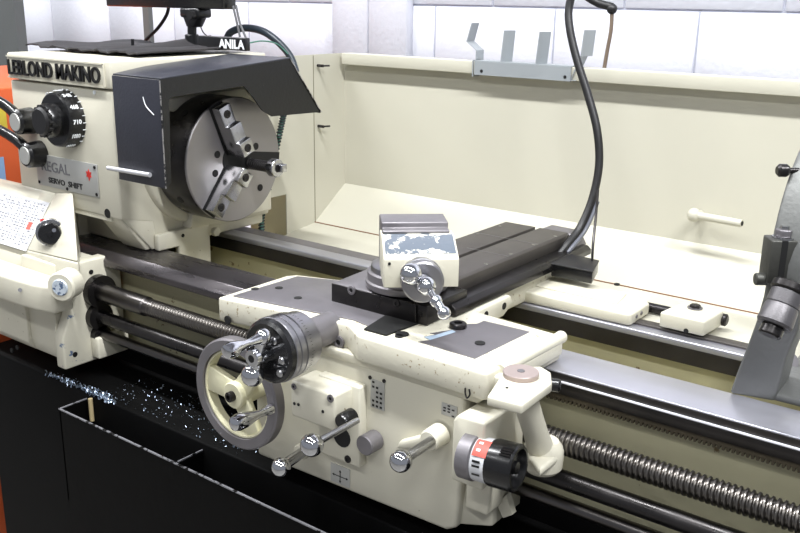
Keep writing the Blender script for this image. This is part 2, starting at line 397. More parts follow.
# nameplate
NP = obj('nameplate', box(B(), (-.392, -.2035, 1.029), (-.178, -.2, 1.096)), PLATE, hs, bevel=.0005, label='silver nameplate reading REGAL SERVO SHIFT with a red leaf mark')
obj('nameplate_title', letters(B(), 'REGAL', (-.372, -.2035, 1.062), (1, 0, 0), (0, 0, 1), .10, .022, .0008, off=.012), GREYL, NP)
obj('nameplate_text', letters(B(), 'SERVO  SHIFT', (-.35, -.2035, 1.038), (1, 0, 0), (0, 0, 1), .12, .012, .0008, off=.02), LETTER, NP)
leaf = [(0, .012), (.003, .006), (.009, .007), (.006, .001), (.008, -.004), (.002, -.004), (.001, -.011), (-.001, -.011), (-.002, -.004), (-.008, -.004), (-.006, .001), (-.009, .007), (-.003, .006)]
obj('red_mark', py_(B(), [(-.205+a, 1.072+b) for a, b in leaf], -.2045, -.2034), RED, NP)
for x, z in ((-.386, 1.09), (-.184, 1.09), (-.386, 1.035), (-.184, 1.035), (-.285, 1.033)): capscrew(NP, (x, -.2035, z), (0, -1, 0), .0035, DARKST, .0015, 'rivet')
# speed dial
DC = V((-.264, -.2, 1.179))
sd = obj('speed_dial', lathe(B(), [(0, .057), (.002, .058), (.008, .057), (.030, .053), (.032, .050), (.032, .02)], DC, (0, -1, 0), 48), PLASTIC, hs)
bm = lathe(B(), [(.03, .034), (.05, .034), (.056, .031)], DC, (0, -1, 0), 36)
bm2 = B(); lathe(bm2, [(.03, .030), (.062, .028), (.066, .024), (.066, 0)], DC, (0, -1, 0), 36)
for k in range(14):
    a = 2*PI*k/14; r = .0285; c = DC+V((math.cos(a)*r, -.03, math.sin(a)*r)); cyl(bm2, c, c+V((0, -.031, 0)), .004, 8)
obj('dial_collar', bm, PLASTIC, sd); obj('dial_knob', bm2, RUBBER, sd)
for k, s in enumerate(('83', '128', '220', '342', '468', '710', '1080', '1800')):
    a0 = math.radians(150-k*30)
    u = V((math.cos(a0), 0, math.sin(a0))); t = V((0, -1, 0)); upv = u.cross(t)
    obj('dial_number', letters(B(), s, DC+u*.0565+V((0, -.027, 0))-u.cross(V((0, 1, 0)))*.0045, V((0, 1, 0)), u.cross(V((0, 1, 0))), .018, .009, .0012, off=.02), WHITEL, sd)
bm = B()
for k in range(16):
    a = math.radians(165-k*14); u = V((math.cos(a), 0, math.sin(a))); c = DC+u*.058
    box(bm, (-.0006, 0, -.0005), (.0006, .006, .0012), u=u.cross(V((0,1,0))), v=V((0,-1,0)), w=u, o=c)
obj('dial_ticks', bm, WHITEL, sd)
bm = cyl(B(), (-.168, -.2, 1.238), (-.168, -.2025, 1.238), .004, 12); obj('pointer_dot', bm, WHITEL, hs)
# shift levers on the front
for (cx_, cz_, lab, ex, ez) in ((-.400, 1.163, 'upper', -.12, .05), (-.376, 1.096, 'lower', -.13, .05)):
    c = V((cx_, -.2, cz_))
    lv = obj('shift_lever', lathe(B(), [(0, .028), (.032, .026), (.037, .022), (.037, 0)], c, (0, -1, 0), 28), PLASTIC, hs)
    cc = c+V((0, -.02, 0)); bm = tube(B(), [cc, cc+V((ex*.4, -.004, ez*.55)), cc+V((ex, -.01, ez))], .013, 12, rf=lambda t: 1-.25*t)
    obj('lever_arm', bm, PLASTIC, lv); obj('lever_cap', lathe(B(), [(.0365, .019), (.039, .018), (.039, 0)], c, (0, -1, 0), 24), PLATE, lv)

# ================================================================== GEARBOX (lower left)
gb = thing('feed_gearbox', 'cream quick change gearbox below the headstock with a printed chart', 'gearbox', (-.4, -.26, .69))
gx0 = -.62
A0 = V((-.4, -.202, 1.018)); sdir = V((0, .098, .140)).normalized(); nrm = V((0, -sdir.z, sdir.y))
def on_plane(px, py, p0, n):
    r = _ray(px, py); return CAM+r*((p0-CAM).dot(n)/r.dot(n))
T1 = on_plane(56, 193.5, A0, nrm); T2 = on_plane(27, 250, A0, nrm); R1 = P(73, 193.5, 'y', -.2035)
fn = (T2-T1).cross(R1-T1).normalized()
if fn.y > 0: fn = -fn
R2 = on_plane(78, 262, T1, fn)
zlow = .925
def sp(z): return V((0, A0.y-(A0.z-z)*sdir.y/sdir.z, z))
bm = px_(B(), [(-.19, .69), (-.19, A0.z), (A0.y, A0.z-.001), (sp(.915).y, .915), (-.30, .80), (-.296, .78), (-.296, .71), (-.28, .69)], gx0, T2.x)
px_(bm, [(-.19, .80), (-.19, T1.z), (T1.y+.001, T1.z), (sp(1.0).y, 1.0), (-.25, .8)], T2.x-.05, T1.x-.006)
px_(bm, [(-.19, .69), (-.19, .90), (-.288, .90), (-.288, .72), (-.28, .69)], T2.x-.01, -.222)
obj('housing', bm, CREAM, gb, bevel=.003)
bm = B()      # facet block that carries the knob
vt = [T1, R1, R1+V((-.03, .013, 0)), V((T1.x-.03, -.19, T1.z))]
vb = [T2, R2, R2+V((-.12, .085, -.01)), V((T2.x-.05, R2.y+.085, R2.z-.01))]
a = [bm.verts.new(p) for p in vt]; b = [bm.verts.new(p) for p in vb]
bm.faces.new(a); bm.faces.new(b[::-1])
for i in range(4): bm.faces.new((a[i], b[i], b[(i+1) % 4], a[(i+1) % 4]))
obj('knob_housing', bm, CREAM, gb, bevel=.003)
bm = B(); prism(bm, [T2+V((-.01, .0, -.002)), R2+V((0, 0, -.002)), R2+V((-.12, .085, -.002)), V((T2.x-.05, R2.y+.085, R2.z-.002))], (0, 0, -.06)); obj('lower_shelf', bm, CREAM, gb, bevel=.003)
# knob on that facet
kc = on_plane(51, 232, T1, fn); kn = V((.80, -.58, .12)).normalized(); fn = kn
kb = obj('selector_knob', lathe(B(), [(0, .029), (.012, .029), (.014, .027)], kc, fn, 32), SATIN, gb, label='black knob on a satin ring with a red mark')
obj('knob_grip', lathe(B(), [(.012, .023), (.034, .0225), (.037, .02), (.037, .006), (.04, .005), (.04, 0)], kc, fn, 28), PLASTIC, kb)
obj('red_index', box(B(), (-.010, .0, .0125), (.008, .013, .0142), u=V((-fn.y, fn.x, 0)).normalized(), v=V((0, 0, 1)), w=fn, o=kc+V((-.014, .0, .014))), RED, kb)
kt = kc+fn*.03+V((.018, 0, .012)); obj('index_pin', cyl(B(), kt, kt+fn*.014, .004, 12), CHROME, kb)
# printed chart on the slope
ctr = on_plane(50, 203, A0, nrm); cw = .20; chh = .112
o0 = V((ctr.x-cw, ctr.y, ctr.z))-sdir*chh
ch = obj('chart_plate', box(B(), (0, 0, 0), (cw, chh, .0015), u=(1, 0, 0), v=sdir, w=nrm, o=o0), CHART, gb, label='printed metric and inch thread chart plate')
bm = B()
for r in range(9): box(bm, (.004, .006+r*.0125, .0015), (cw-.004, .0064+r*.0125, .0018), u=(1, 0, 0), v=sdir, w=nrm, o=o0)
for c in range(9): box(bm, (.006+c*.0235, .006, .0015), (.0064+c*.0235, .106, .0018), u=(1, 0, 0), v=sdir, w=nrm, o=o0)
for r in range(16):
    for c in range(16):
        if random.random() < .8: box(bm, (.009+c*.0118, .0085+r*.00625, .0015), (.009+c*.0118+random.uniform(.004, .008), .0108+r*.00625, .0018), u=(1, 0, 0), v=sdir, w=nrm, o=o0)
obj('chart_print', bm, PRINTL, ch)
bm = B(); box(bm, (.165, .045, .0015), (.178, .062, .002), u=(1, 0, 0), v=sdir, w=nrm, o=o0); obj('chart_mark', bm, REDL, ch)
# curved belt casting with the round boss
bm = B(); top = []; N = 14
pts = [(-.47, -.345), (-.36, -.352), (-.27, -.352), (-.205, -.346), (-.16, -.334)]
outer = pts; inner = [(x, -.29) for x, y in pts][::-1]
pz_(bm, outer+inner, .822, .878); obj('belt_casting', bm, CREAM, gb, bevel=.007, seg=3)
bc = P(62, 286.5, 'y', -.335)
obj('pivot_boss', lathe(B(), [(-.03, .029), (.002, .029), (.006, .026), (.006, .019)], bc, (.45, -1, 0), 36), CREAM, gb)
obj('pivot_cap', lathe(B(), [(.0, .0165), (.007, .0165), (.009, .015), (.009, 0)], bc, (.45, -1, 0), 28), mat('cap_bluish', (196, 206, 216), .35, .3, col2=(84, 104, 134), thr=.56, tscale=90), gb)
for px, py in ((20, 278),): pass
obj('grey_dot', cyl(B(), P(20, 290, 'y', -.3525), P(20, 290, 'y', -.3535), .004, 12), GREYL, gb)
for px, py in ((11.5, 350.5), (17, 347.5)): hole(gb, P(px, py, 'y', -.2965), (0, -1, 0), .005)
bm = box(B(), (-.224, -.30, .705), (-.2225+.004, -.26, .80)); obj('side_web', bm, CREAM, gb, bevel=.002)

# leadscrew bracket
lb = thing('leadscrew_bracket', 'cream cast bracket holding the left ends of the long screw and rods', 'bracket', (-.2, -.25, .69))
bm = B()
prism(bm, [(-.215, -.308, .690), (-.215, -.308, .757), (-.215, -.285, .805), (-.215, -.262, .87), (-.215, -.255, .905), (-.215, -.16, .905), (-.215, -.16, .690)], (.03, 0, 0))
prism(bm, [(-.245, -.29, .695), (-.245, -.29, .765), (-.245, -.26, .80), (-.245, -.18, .80), (-.245, -.18, .695)], (.035, 0, 0))
obj('bracket_body', bm, mat('worn_bracket_enamel', (201, 197, 180), .38, var=.05, vscale=9, col2=(96, 112, 138), thr=.63, tscale=30, bump=.15, bscale=100), lb, bevel=.004)
bm = px_(B(), [(-.245, .70), (-.245, .745), (-.17, .745), (-.17, .70)], -.186, -.16); obj('lower_web', bm, CREAM, lb, bevel=.003)
bm = B(); cyl(bm, (-.19, -.22, .838), (-.168, -.22, .838), .034, 32); cyl(bm, (-.19, -.225, .785), (-.17, -.225, .785), .028, 28); cyl(bm, (-.19, -.225, .745), (-.17, -.225, .745), .02, 28)
obj('bearing_collar', bm, DARKST, lb)
hole(lb, P(75, 354.5, 'x', -.185), (1, 0, 0), .0055); hole(lb, P(91, 272, 'x', -.185), (1, 0, 0), .005)

# leadscrew and rods
ls = thing('leadscrew', 'long steel leadscrew with square thread running below the front way', 'leadscrew', (.6, -.22, .818))
obj('plain_shaft', lathe(B(), [(0, .0195), (.145, .0195), (.148, .0165), (.17, .0165)], (-.17, -.22, .838), (1, 0, 0), 28), RODM, ls)
obj('thread', threaded(-.012, 1.6, -.22, .838, .0172, .0076, .0032, 24), SCREW, ls)
tag(obj('feed_rod', cyl(B(), (-.17, -.225, .785), (1.6, -.225, .785), .0135, 24), DARKST), 'dark smooth feed rod running just below the threaded leadscrew', 'rod')
tag(obj('control_rod', cyl(B(), (-.17, -.225, .748), (1.6, -.225, .748), .0105, 24), RODM), 'bright control rod, lowest of the long bars along the bed', 'rod')

# ================================================================== CHUCK
ck = thing('lathe_chuck', 'round three jaw steel chuck with a dark rim on the headstock spindle', 'chuck', (-.05, 0, .973))
X = V((1, 0, 0))
obj('chuck_body', lathe(B(), [(0, .118), (.002, .124), (.012, .127), (.096, .127), (.0975, .1265)], (-.1005, 0, 1.1), X, 64), DARKST, ck)
bm = B(); N = 64
rings_ = []
for t, r in ((-.0035, .127), (-.001, .1265), (.0005, .125), (.0005, .034), (-.003, .031), (-.09, .031)):
    rings_.append([bm.verts.new((t, math.cos(2*PI*k/N)*r, 1.1+math.sin(2*PI*k/N)*r)) for k in range(N)])
for a, b in zip(rings_, rings_[1:]):
    for k in range(N): bm.faces.new((a[k], a[(k+1) % N], b[(k+1) % N], b[k]))
fa = obj('chuck_face', bm, CHUCKF, ck, label='bright ground front face')
obj('spindle_bore', cyl(B(), (-.09, 0, 1.1), (.0012, 0, 1.1), .0335, 32), HOLE, ck)
def radial(a): return V((0, math.cos(a), math.sin(a)))
# jaws: angles measured in the face (0 = away from the operator, 90 = up)
JA = (math.radians(112), math.radians(-8), math.radians(-128))
for a in JA:
    rr = radial(a); tt = radial(a+PI/2)
    bm = B(); box(bm, (-.0185, .026, .0003), (.0185, .1255, .0012), u=tt, v=rr, w=X, o=(0, 0, 1.1)); obj('jaw_slot', bm, HOLE, ck)
for i, a in enumerate(JA):
    rr = radial(a); tt = radial(a+PI/2)
    # stepped outline in (radius, x)
    r0 = .020
    if i == 1: continue
    st = [(r0, .001), (r0, .052), (r0+.030, .052), (r0+.030, .040), (r0+.064, .040), (r0+.064, .026), (r0+.103, .026), (r0+.103, .001)]
    if i == 1: st = [(.012, .001), (.012, .062), (.045, .062), (.045, .040), (.082, .040), (.082, .020), (.118, .020), (.118, .001)]
    o = V((0, 0, 1.1)); bm = prism(B(), [o+rr*r_+X*x_-tt*.0155 for r_, x_ in st], tt*.031)
    jw = obj('jaw', bm, SATIN, ck, bevel=.001)
    for r_, x_ in ((r0+.014, .052), (r0+.086, .026)):
        c = o+rr*r_+X*x_
        obj('jaw_bolt', lathe(B(), [(-.001, .0085), (.0012, .0085), (.0016, .0075), (.0016, .0042), (-.0, .004)], c, X, 18), DARKST, jw)
        obj('bolt_socket', hexa(B(), c, X, .0038, .0014), HOLE, jw)
for ang, r_ in ((200, .058), (245, .048), (160, .05), (20, .062), (-45, .095), (75, .06)):
    c = V((.0005, 0, 1.1))+radial(math.radians(ang))*r_; hole(ck, c, (1, 0, 0), .0075, 'face_hole')
for ang in (170, 215, 130):
    c = V((-.05, 0, 1.1))+radial(math.radians(ang))*.126; hole(ck, c, radial(math.radians(ang)), .008, 'key_socket', h=.0022)
# threaded stud with wrench flats standing out of the bore area
kq = P(249, 163.5, 'x', .0)
key = obj('jaw_screw', threaded(.0, .066, kq.y, kq.z, .0115, .006, .002, 20), DARKST, ck, label='threaded clamping stud sticking out of the face')
stc = V((.066, kq.y, kq.z))
obj('stud_head', lathe(B(), [(0, .0175), (.002, .0185), (.016, .0185), (.018, .017), (.018, 0)], stc, X, 28), SATIN, ck)
obj('stud_socket', hexa(B(), stc+V((.018, 0, 0)), X, .009, .0006), DARKST, ck)
obj('stud_tongue', box(B(), (.018, .0, -.008), (.028, .016, .008), u=(1, 0, 0), v=(0, 1, 0), w=(0, 0, 1), o=stc), SATIN, ck, bevel=.002)

# chuck guard
cg = thing('chuck_guard', 'bent black sheet metal guard hinged over the chuck', 'chuck guard', (-.02, 0, 1.08))
gy = -.222; ga, gc = -.077, .060; zb0 = 1.083
gp = [P(x, y, 'x', gc) for x, y in ((290, 59), (321, 112), (272, 116.5), (262, 110), (253, 97), (244, 86), (172, 97))]
zt0, zt1, yk = 1.277, gp[0].z, gp[0].y
fp = obj('front_panel', box(B(), (ga, gy-.003, zb0), (gc, gy, zt0)), GUARDP, cg, bevel=.001, label='worn grey black front panel')
bm = prism(B(), [(ga, gy, zt0), (gc, gy, zt0), (gc, yk, zt1), (-.112, yk, zt1), (-.112, gy+.10, zt0+(zt1-zt0)*.1/(yk-gy))], (0, 0, .003)); obj('top_panel', bm, GUARDP, cg, bevel=.0008)
pl = [(gy, zb0), (gy, zt0+.001)]+[(p.y, p.z) for p in gp]+[(gy+.016, gp[-1].z-.004), (gy+.010, zb0+.01)]
bm = px_(B(), pl, gc-.003, gc); obj('end_plate', bm, GUARDB, cg)
bm = prism(B(), [(-.112, yk, zt1+.002), (gc, yk, zt1+.002), (gc, gp[1].y, gp[1].z), (-.112, gp[1].y, gp[1].z)], (0, -.003, -.002)); obj('rear_panel', bm, GUARDB, cg)
bm = B()
for a, b in zip(gp[:1], gp[1:2]): cyl(bm, a+V((.0003, 0, 0)), b+V((.0003, 0, 0)), .0011, 6)
obj('bare_edge', bm, mat('bare_edge', (150, 148, 146), .5, .5, col2=(25, 25, 26), thr=.5, tscale=130), cg)
rd = [P(108, 168, 'y', gy-.008), P(150, 175, 'y', gy-.008)]
obj('pull_rod', cyl(B(), rd[0], rd[1], .0045, 12), mat('pale_rod', (196, 196, 200), .35, .4), cg, label='pale rod along the bottom of the front panel')
bm = tube(B(), [P(143, 97, 'y', gy-.0032), P(146, 106, 'y', gy-.0032), P(154, 115, 'y', gy-.0032)], .0009, 6); obj('scratch', bm, WHITEL, fp)
bm = cyl(B(), (gc+.0005, gy-.003, zb0), (gc+.0005, gy-.003, zt0), .0012, 6); obj('bare_edge', bm, mat('bare_edge', (150, 148, 146), .5, .5, col2=(25, 25, 26), thr=.5, tscale=130), fp)

# ================================================================== SADDLE
ZS = .9555
sa = thing('saddle', 'cream lathe saddle with flat steel top spanning the ways', 'saddle', (.57, -.1, .90))
LW = [(.308, -.330), (.550, -.293), (.592, -.320), (.808, -.322), (.812, -.316), (.818, -.128), (.812, -.130), (.67, -.122), (.645, -.09), (.645, .26), (.47, .26), (.47, -.05), (.43, -.12), (.318, -.158), (.308, -.175)]
bm = pz_(B(), LW, .916, ZS); obj('saddle_body', bm, WORN2, sa, bevel=.004)
bm = py_(B(), [(.388, .902), (.388, .9165), (.80, .9165), (.80, .912), (.79, .902)], -.3075, -.20); obj('saddle_skirt', bm, CREAM, sa, bevel=.002)
bm = pz_(B(), [(.324, -.312), (.548, -.276), (.60, -.286), (.60, -.05), (.47, -.05), (.43, -.13), (.330, -.168)], ZS-.001, ZS+.0022)
obj('steel_top', bm, WING, sa, bevel=.0008, label='ground steel left wing top')
cp = [P(x, y, 'z', ZS) for x, y in ((475, 359), (428, 345), (418, 342), (432, 340), (424, 337), (436, 335), (430, 333.5), (452, 330), (448, 328), (466, 327), (462, 324.5), (477, 324), (484, 321), (530, 332))]
SCR = obj('scraped_top', prism(B(), [V((p.x, p.y, ZS-.001)) for p in cp], (0, 0, .0016)), WING, sa, label='bare grey steel right wing top with a ragged painted edge')
bm = prism(B(), [P(x, y, 'z', ZS+.0007) for x, y in ((424, 337), (436, 335), (452, 330), (456, 332), (440, 337), (430, 340))], (0, 0, .0003)); obj('bluish_streak', bm, mat('bluish_scrape', (150, 166, 182), .4), SCR)
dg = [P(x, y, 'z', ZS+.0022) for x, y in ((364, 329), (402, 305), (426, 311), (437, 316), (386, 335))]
obj('dovetail_shadow', prism(B(), [V((p.x, p.y, ZS)) for p in dg], (0, 0, .0030)), HOLE, sa, label='dark plate for the shadow in the dovetail recess under the cross slide')  # dark plate laid on the saddle, standing in for the dovetail shadow
for px, py in ((255, 289), (279, 288), (298, 298)): 
    c = P(px, py, 'z', ZS+.0022); hole(sa, c, (0, 0, 1), .0065)
for px, py, r_ in ((402, 334, .010), (480, 343, .0075), (399, 336, .006)): hole(sa, P(px, py, 'z', ZS+.0012), (0, 0, 1), r_)
capscrew(sa, P(458, 327, 'z', ZS+.001), (0, 0, 1), .013, DARKST, .007)
capscrew(sa, P(339, 342, 'y', -.2965), (0, -1, 0), .010, DULL, .003)
hole(sa, P(227.5, 320, 'y', -.3305), (0, -1, 0), .007)
bm = cyl(B(), (.812, -.290, ZS-.006), (.815, -.125, ZS-.006), .009, 20); ball(bm, (.815, -.125, ZS-.006), .0095, 20)
bm2 = box(B(), (.800, -.305, ZS-.030), (.822, -.13, ZS-.008)); obj('way_wiper', bm2, CREAM, sa, bevel=.003); obj('wiper_cap', bm, CREAM, sa)
cpn = P(468, 394, 'y', -.3225); obj('split_pin', tube(B(), [cpn+V((-.004, -.001, .008)), cpn+V((-.003, -.002, .001)), cpn+V((.001, -.004, -.004)), cpn+V((.004, -.002, .001)), cpn+V((.002, -.001, .008))], .0012, 8), DARKST, sa)

# ================================================================== APRON
ap = thing('apron', 'cream apron box of controls hanging below the front of the saddle', 'apron', (.56, -.25, .68))
bm = py_(B(), [(.362, .683), (.362, .80), (.372, .9155), (.768, .9155), (.768, .80), (.762, .70), (.745, .690)], -.306, -.185)
obj('apron_body', bm, CREAM, ap, bevel=.006, seg=3)
bm = box(B(), (.40, -.26, .66), (.70, -.19, .684)); obj('apron_foot', bm, CREAM, ap, bevel=.003)
bm = pz_(B(), [(.75, -.30), (.80, -.27), (.80, -.19), (.75, -.19)], .70, .80); obj('side_boss', bm, CREAM, ap, bevel=.003)
def plate_text(px0, py0, px1, py1, name, rows, arrow=False):
    a = P(px0, py0, 'y', -.3066); b = P(px1, py1, 'y', -.3066); x0_, x1_ = min(a.x, b.x), max(a.x, b.x); z0_, z1_ = min(a.z, b.z), max(a.z, b.z)
    pl_ = obj(name, box(B(), (x0_, -.3074, z0_), (x1_, -.3055, z1_)), PLATE, ap)
    bm = B(); w = x1_-x0_; h = z1_-z0_
    for k in range(rows):
        zz = z1_-h*(k+.5)/rows
        for j in range(3):
            if random.random() < .75: box(bm, (x0_+w*(.12+.28*j), -.3078, zz-h*.22/rows), (x0_+w*(.12+.28*j+.16), -.3073, zz+h*.22/rows))
    if arrow:
        bm.clear(); cx_, cz_ = (x0_+x1_)/2, (z0_+z1_)/2-h*.08
        box(bm, (cx_-w*.36, -.3078, cz_-.0006), (cx_+w*.36, -.3073, cz_+.0006)); box(bm, (cx_-.0006, -.3078, cz_-h*.3), (cx_+.0006, -.3073, cz_+h*.3))
        for dx, dz in ((1, 0), (-1, 0), (0, 1), (0, -1)):
            q = V((cx_+dx*w*.42, 0, cz_+dz*h*.36)); n2 = V((dz, 0, dx))*.0022
            py_(bm, [(q.x, q.z), (q.x-dx*.004+n2.x, q.z-dz*.004+n2.z), (q.x-dx*.004-n2.x, q.z-dz*.004-n2.z)], -.3078, -.3073)
    obj('plate_print', bm, LETTER, pl_)
plate_text(371, 378.5, 384.5, 411, 'instruction_plate', 6)
plate_text(442, 402, 457, 419, 'instruction_plate', 4)
plate_text(331, 462, 350, 488, 'instruction_plate', 3, True)
for px, py in ((370, 377.5), (384, 381)): capscrew(ap, P(px, py, 'y', -.3066), (0, -1, 0), .003, DARKST, .001, 'rivet')
# gear block and its backing plate
bp = obj('backing_plate', box(B(), (.515, -.322, .745), (.5975, -.304, .876)), CREAM, ap, bevel=.003)
capscrew(ap, P(348, 459, 'y', -.322), (0, -1, 0), .006, DARKST, .002)
hole(bp, P(342, 437, 'y', -.3224), (0, -1, 0), .0165, 'lever_slot')
gk = obj('gear_block', box(B(), (.495, -.36, .815), (.583, -.3045, .873)), CREAM, ap, bevel=.004)
for px, py, r_ in ((294, 386.5, .005), (330.5, 398.5, .006)): capscrew(gk, P(px, py, 'y', -.36), (0, -1, 0), r_, DULL, .0015)
for px, py in ((294.5, 403.5), (298.5, 404.5), (323, 411.5)): hole(gk, P(px, py, 'y', -.36), (0, -1, 0), .0025)
# button
bc2 = P(376, 439, 'y', -.307); obj('push_button', cyl(B(), bc2, bc2+V((0, -.028, 0)), .0155, 28, ch=.0015), DULL, ap)
# apron levers: hub, rod, ball
def lever(hub, hr, hl, rod_from, ballc, br, hubm, lab, rr=.0055, r2=.0045):
    t = obj('lever_hub', lathe(B(), [(0, hr), (hl-.003, hr*.95), (hl, hr*.8), (hl, 0)], hub, (0, -1, 0), 24), hubm, ap, label=lab)
    d = (V(ballc)-V(rod_from)).normalized()
    obj('lever_rod', cyl(B(), rod_from, V(ballc)-d*br*.6, r2, 16, rr), SATIN, t)
    obj('lever_ball', ball(B(), ballc, br, 28, d), CHROME, t); return t
h1 = V((.640, -.322, .853)); b1 = P(312, 445, 'y', -.43)
h1 = P(352, 418, 'y', -.345); h1.y = -.32
lever(P(352, 416, 'y', -.338), .0125, .026, P(358, 420, 'y', -.352), b1, .0165, PLASTIC, 'black hub with a chrome ball lever')
b2 = P(401, 461, 'y', -.40); h2 = P(440, 434, 'y', -.31)
lever(h2, .0165, .028, P(433, 440, 'y', -.335), b2, .0155, CREAM, 'cream hub with a chrome ball lever', .0075, .007)
b0 = P(281, 467, 'y', -.40); h0 = P(312, 446, 'y', -.305)
lever(h0, .014, .03, P(303, 452, 'y', -.345), b0, .0145, CREAM, 'cream hub with a small chrome ball lever low on the apron', .0085, .008)
# triangular cream lug beside the second lever
lg = [P(400, 446, 'y', -.307), P(404, 438, 'y', -.307), P(433, 431, 'y', -.307), P(444, 436, 'y', -.307), P(420, 447, 'y', -.307)]
obj('lever_lug', prism(B(), lg, (0, -.012, 0)), CREAM, ap, bevel=.004)
# selector block with big knob
sb = [(.765, -.343), (.803, -.300), (.803, -.20), (.765, -.20)]
bm = B(); st_ = [P(455, 414, 'y', -.345), P(480, 400, 'y', -.30), P(494, 411, 'y', -.30), P(491, 419, 'y', -.345)]
a = P(451, 432, 'z', .875); 
bm = py_(B(), [(.776, .80), (.776, .888), (.784, .898), (.826, .898), (.826, .80)], -.345, -.24); obj('selector_block', bm, CREAM, ap, bevel=.004)
bm = py_(B(), [(.772, .735), (.772, .802), (.815, .802), (.808, .735)], -.30, -.22); obj('selector_foot', bm, CREAM, ap, bevel=.003)
kd = V((.97, .10, .03)).normalized(); ko = P(474, 457, 'y', -.345)
K = obj('feed_selector', lathe(B(), [(-0.0136, 0.0305), (0.0045, 0.0311), (0.0068, 0.0294)], ko, kd, 36), DULL, ap, label='large round feed selector with a white band, red label and black grip')
obj('selector_band', lathe(B(), [(0.0045, 0.0288), (0.0316, 0.0299), (0.0328, 0.0288)], ko, kd, 36), CHART, K)
bm = lathe(B(), [(0.0275, 0.0305), (0.031, 0.0315), (0.0615, 0.0315), (0.0642, 0.0292), (0.0642, 0.0254), (0.056, 0.0237), (0.056, 0.0090), (0.062, 0.0079), (0.062, 0)], ko, kd, 40)
obj('selector_grip', bm, PLASTIC, K)
u_, v_, d_ = basis(kd)
def arcpatch(a0, a1, t0, t1, r, m, name, par):
    bm = B(); n = 10; rows = []
    for t in (t0, t1): rows.append([bm.verts.new(ko+kd*t+(u_*math.cos(a0+(a1-a0)*k/n)+v_*math.sin(a0+(a1-a0)*k/n))*r) for k in range(n+1)])
    for k in range(n): bm.faces.new((rows[0][k], rows[0][k+1], rows[1][k+1], rows[1][k]))
    return obj(name, bm, m, par)
def angof(vec): vec = V(vec); return math.atan2(vec.dot(v_), vec.dot(u_))
au = angof((0, -.55, .85))
arcpatch(au-.42, au+.42, .009, .031, .0308, REDL, 'red_label', K)
for k in (-.2, .15): arcpatch(au+k-.06, au+k+.06, .0136, .0192, .0311, WHITEL, 'label_mark', K)
ad = angof((0, -1, 0))
for k in (-.35, -.15, .25): arcpatch(ad+k-.05, ad+k+.05, .0113, .0226, .0305, LETTER, 'band_mark', K)
bm = B()
for k in range(4):
    a = angof((0, -.5, .86))+.12*k-.2; c = ko+kd*.046+(u_*math.cos(a)+v_*math.sin(a))*.0323; cyl(bm, c, c+kd*.015, .0014, 6)
obj('grip_ribs', bm, DARKST, K)
obj('stop_tab', prism(B(), [P(497, 505, 'y', -.26), P(503, 518, 'y', -.26), P(512, 515, 'y', -.26), P(506, 495, 'y', -.26)], (0, .012, 0)), CREAM, ap)

# apron handwheel
HC = V((.373, -.352, .8145))
hw = thing('apron_handwheel', 'large spoked handwheel with steel rim and chrome handle on the apron', 'handwheel', (HC.x, -.30, HC.z-.1))
obj('rim', ring(B(), HC+V((0, .012, 0)), (0, -1, 0), .0925, .0745, .022, 64, .003), DULL, hw, bevel=0)
obj('inner_rim', ring(B(), HC+V((0, .013, 0)), (0, -1, 0), .0748, .0700, .019, 64, .002), SPOKE, hw, label='cream painted inside of the rim')
for a, sw in ((math.radians(172), .023), (math.radians(52), .015), (math.radians(-62), .015)):
    d = V((math.cos(a), 0, math.sin(a))); t = V((-math.sin(a), 0, math.cos(a)))
    c = HC+V((0, .008, 0)); bm = prism(B(), [c+d*.01+t*.017, c+d*.072+t*sw, c+d*.072-t*sw, c+d*.01-t*.017], (0, -.012, 0)); obj('spoke', bm, SPOKE, hw, bevel=.002)
obj('hub', lathe(B(), [(-.055, .02), (0, .022), (.012, .022), (.014, .02), (.014, 0)], HC, (0, -1, 0), 28), SPOKE, hw)
obj('hub_bolt', lathe(B(), [(0.013, .0085), (.022, .0085), (.023, .0075), (.023, .004), (.019, .004), (.019, 0)], HC, (0, -1, 0), 20), DARKST, hw)
ha = P(271, 409, 'y', -.364)
prof = [(0, .0085), (.006, .009), (.014, .0065), (.026, .006), (.040, .009), (.056, .0125), (.068, .013), (.076, .0105), (.080, .005), (.081, 0)]
obj('handle', lathe(B(), prof, ha, (0, -1, 0.05), 24), CHROME, hw)

# cross feed dial and crank
QC = V((.511, 0, .940))
cf = thing('cross_feed_crank', 'graduated cross feed dial with black face and chrome ball crank', 'crank', (QC.x, -.36, QC.z-.05))
obj('sleeve', lathe(B(), [(.285, .024), (.375, .024)], QC, (0, -1, 0), 32), DULL, cf)
obj('dial_drum', lathe(B(), [(.352, .041), (.354, .043), (.371, .044), (.372, .046), (.386, .0475), (.387, .0455), (.389, .0455), (.390, .048), (.399, .048), (.400, .0465), (.4015, .0465), (.4025, .0485), (.409, .0485), (.410, .0475)], QC, (0, -1, 0), 56), GROUND, cf, label='steel graduated drum')
bm = B()
for k in range(60):
    a = 2*PI*k/60; u = V((math.cos(a), 0, math.sin(a))); c = QC+V((0, -.378, 0))+u*.0465; cyl(bm, c+V((0, .002 if k % 5 else .005, 0)), c-V((0, .004, 0)), .0004, 4)
obj('graduations', bm, LETTER, cf)
obj('dial_face', lathe(B(), [(.409, .0475), (.418, .0465), (.422, .042), (.420, .030), (.420, 0)], QC, (0, -1, 0), 48), PLASTIC, cf, label='glossy black domed face')
bm = B(); cyl(bm, QC+V((0, -.419, 0)), QC+V((0, -.452, 0)), .0135, 24, .0125, ch=.001); obj('crank_hub', bm, CHROME, cf)
obj('hub_socket', cyl(B(), QC+V((0, -.4515, 0)), QC+V((0, -.4525, 0)), .0055, 16), HOLE, cf)
ad_ = V((.32, 0, 1)).normalized()
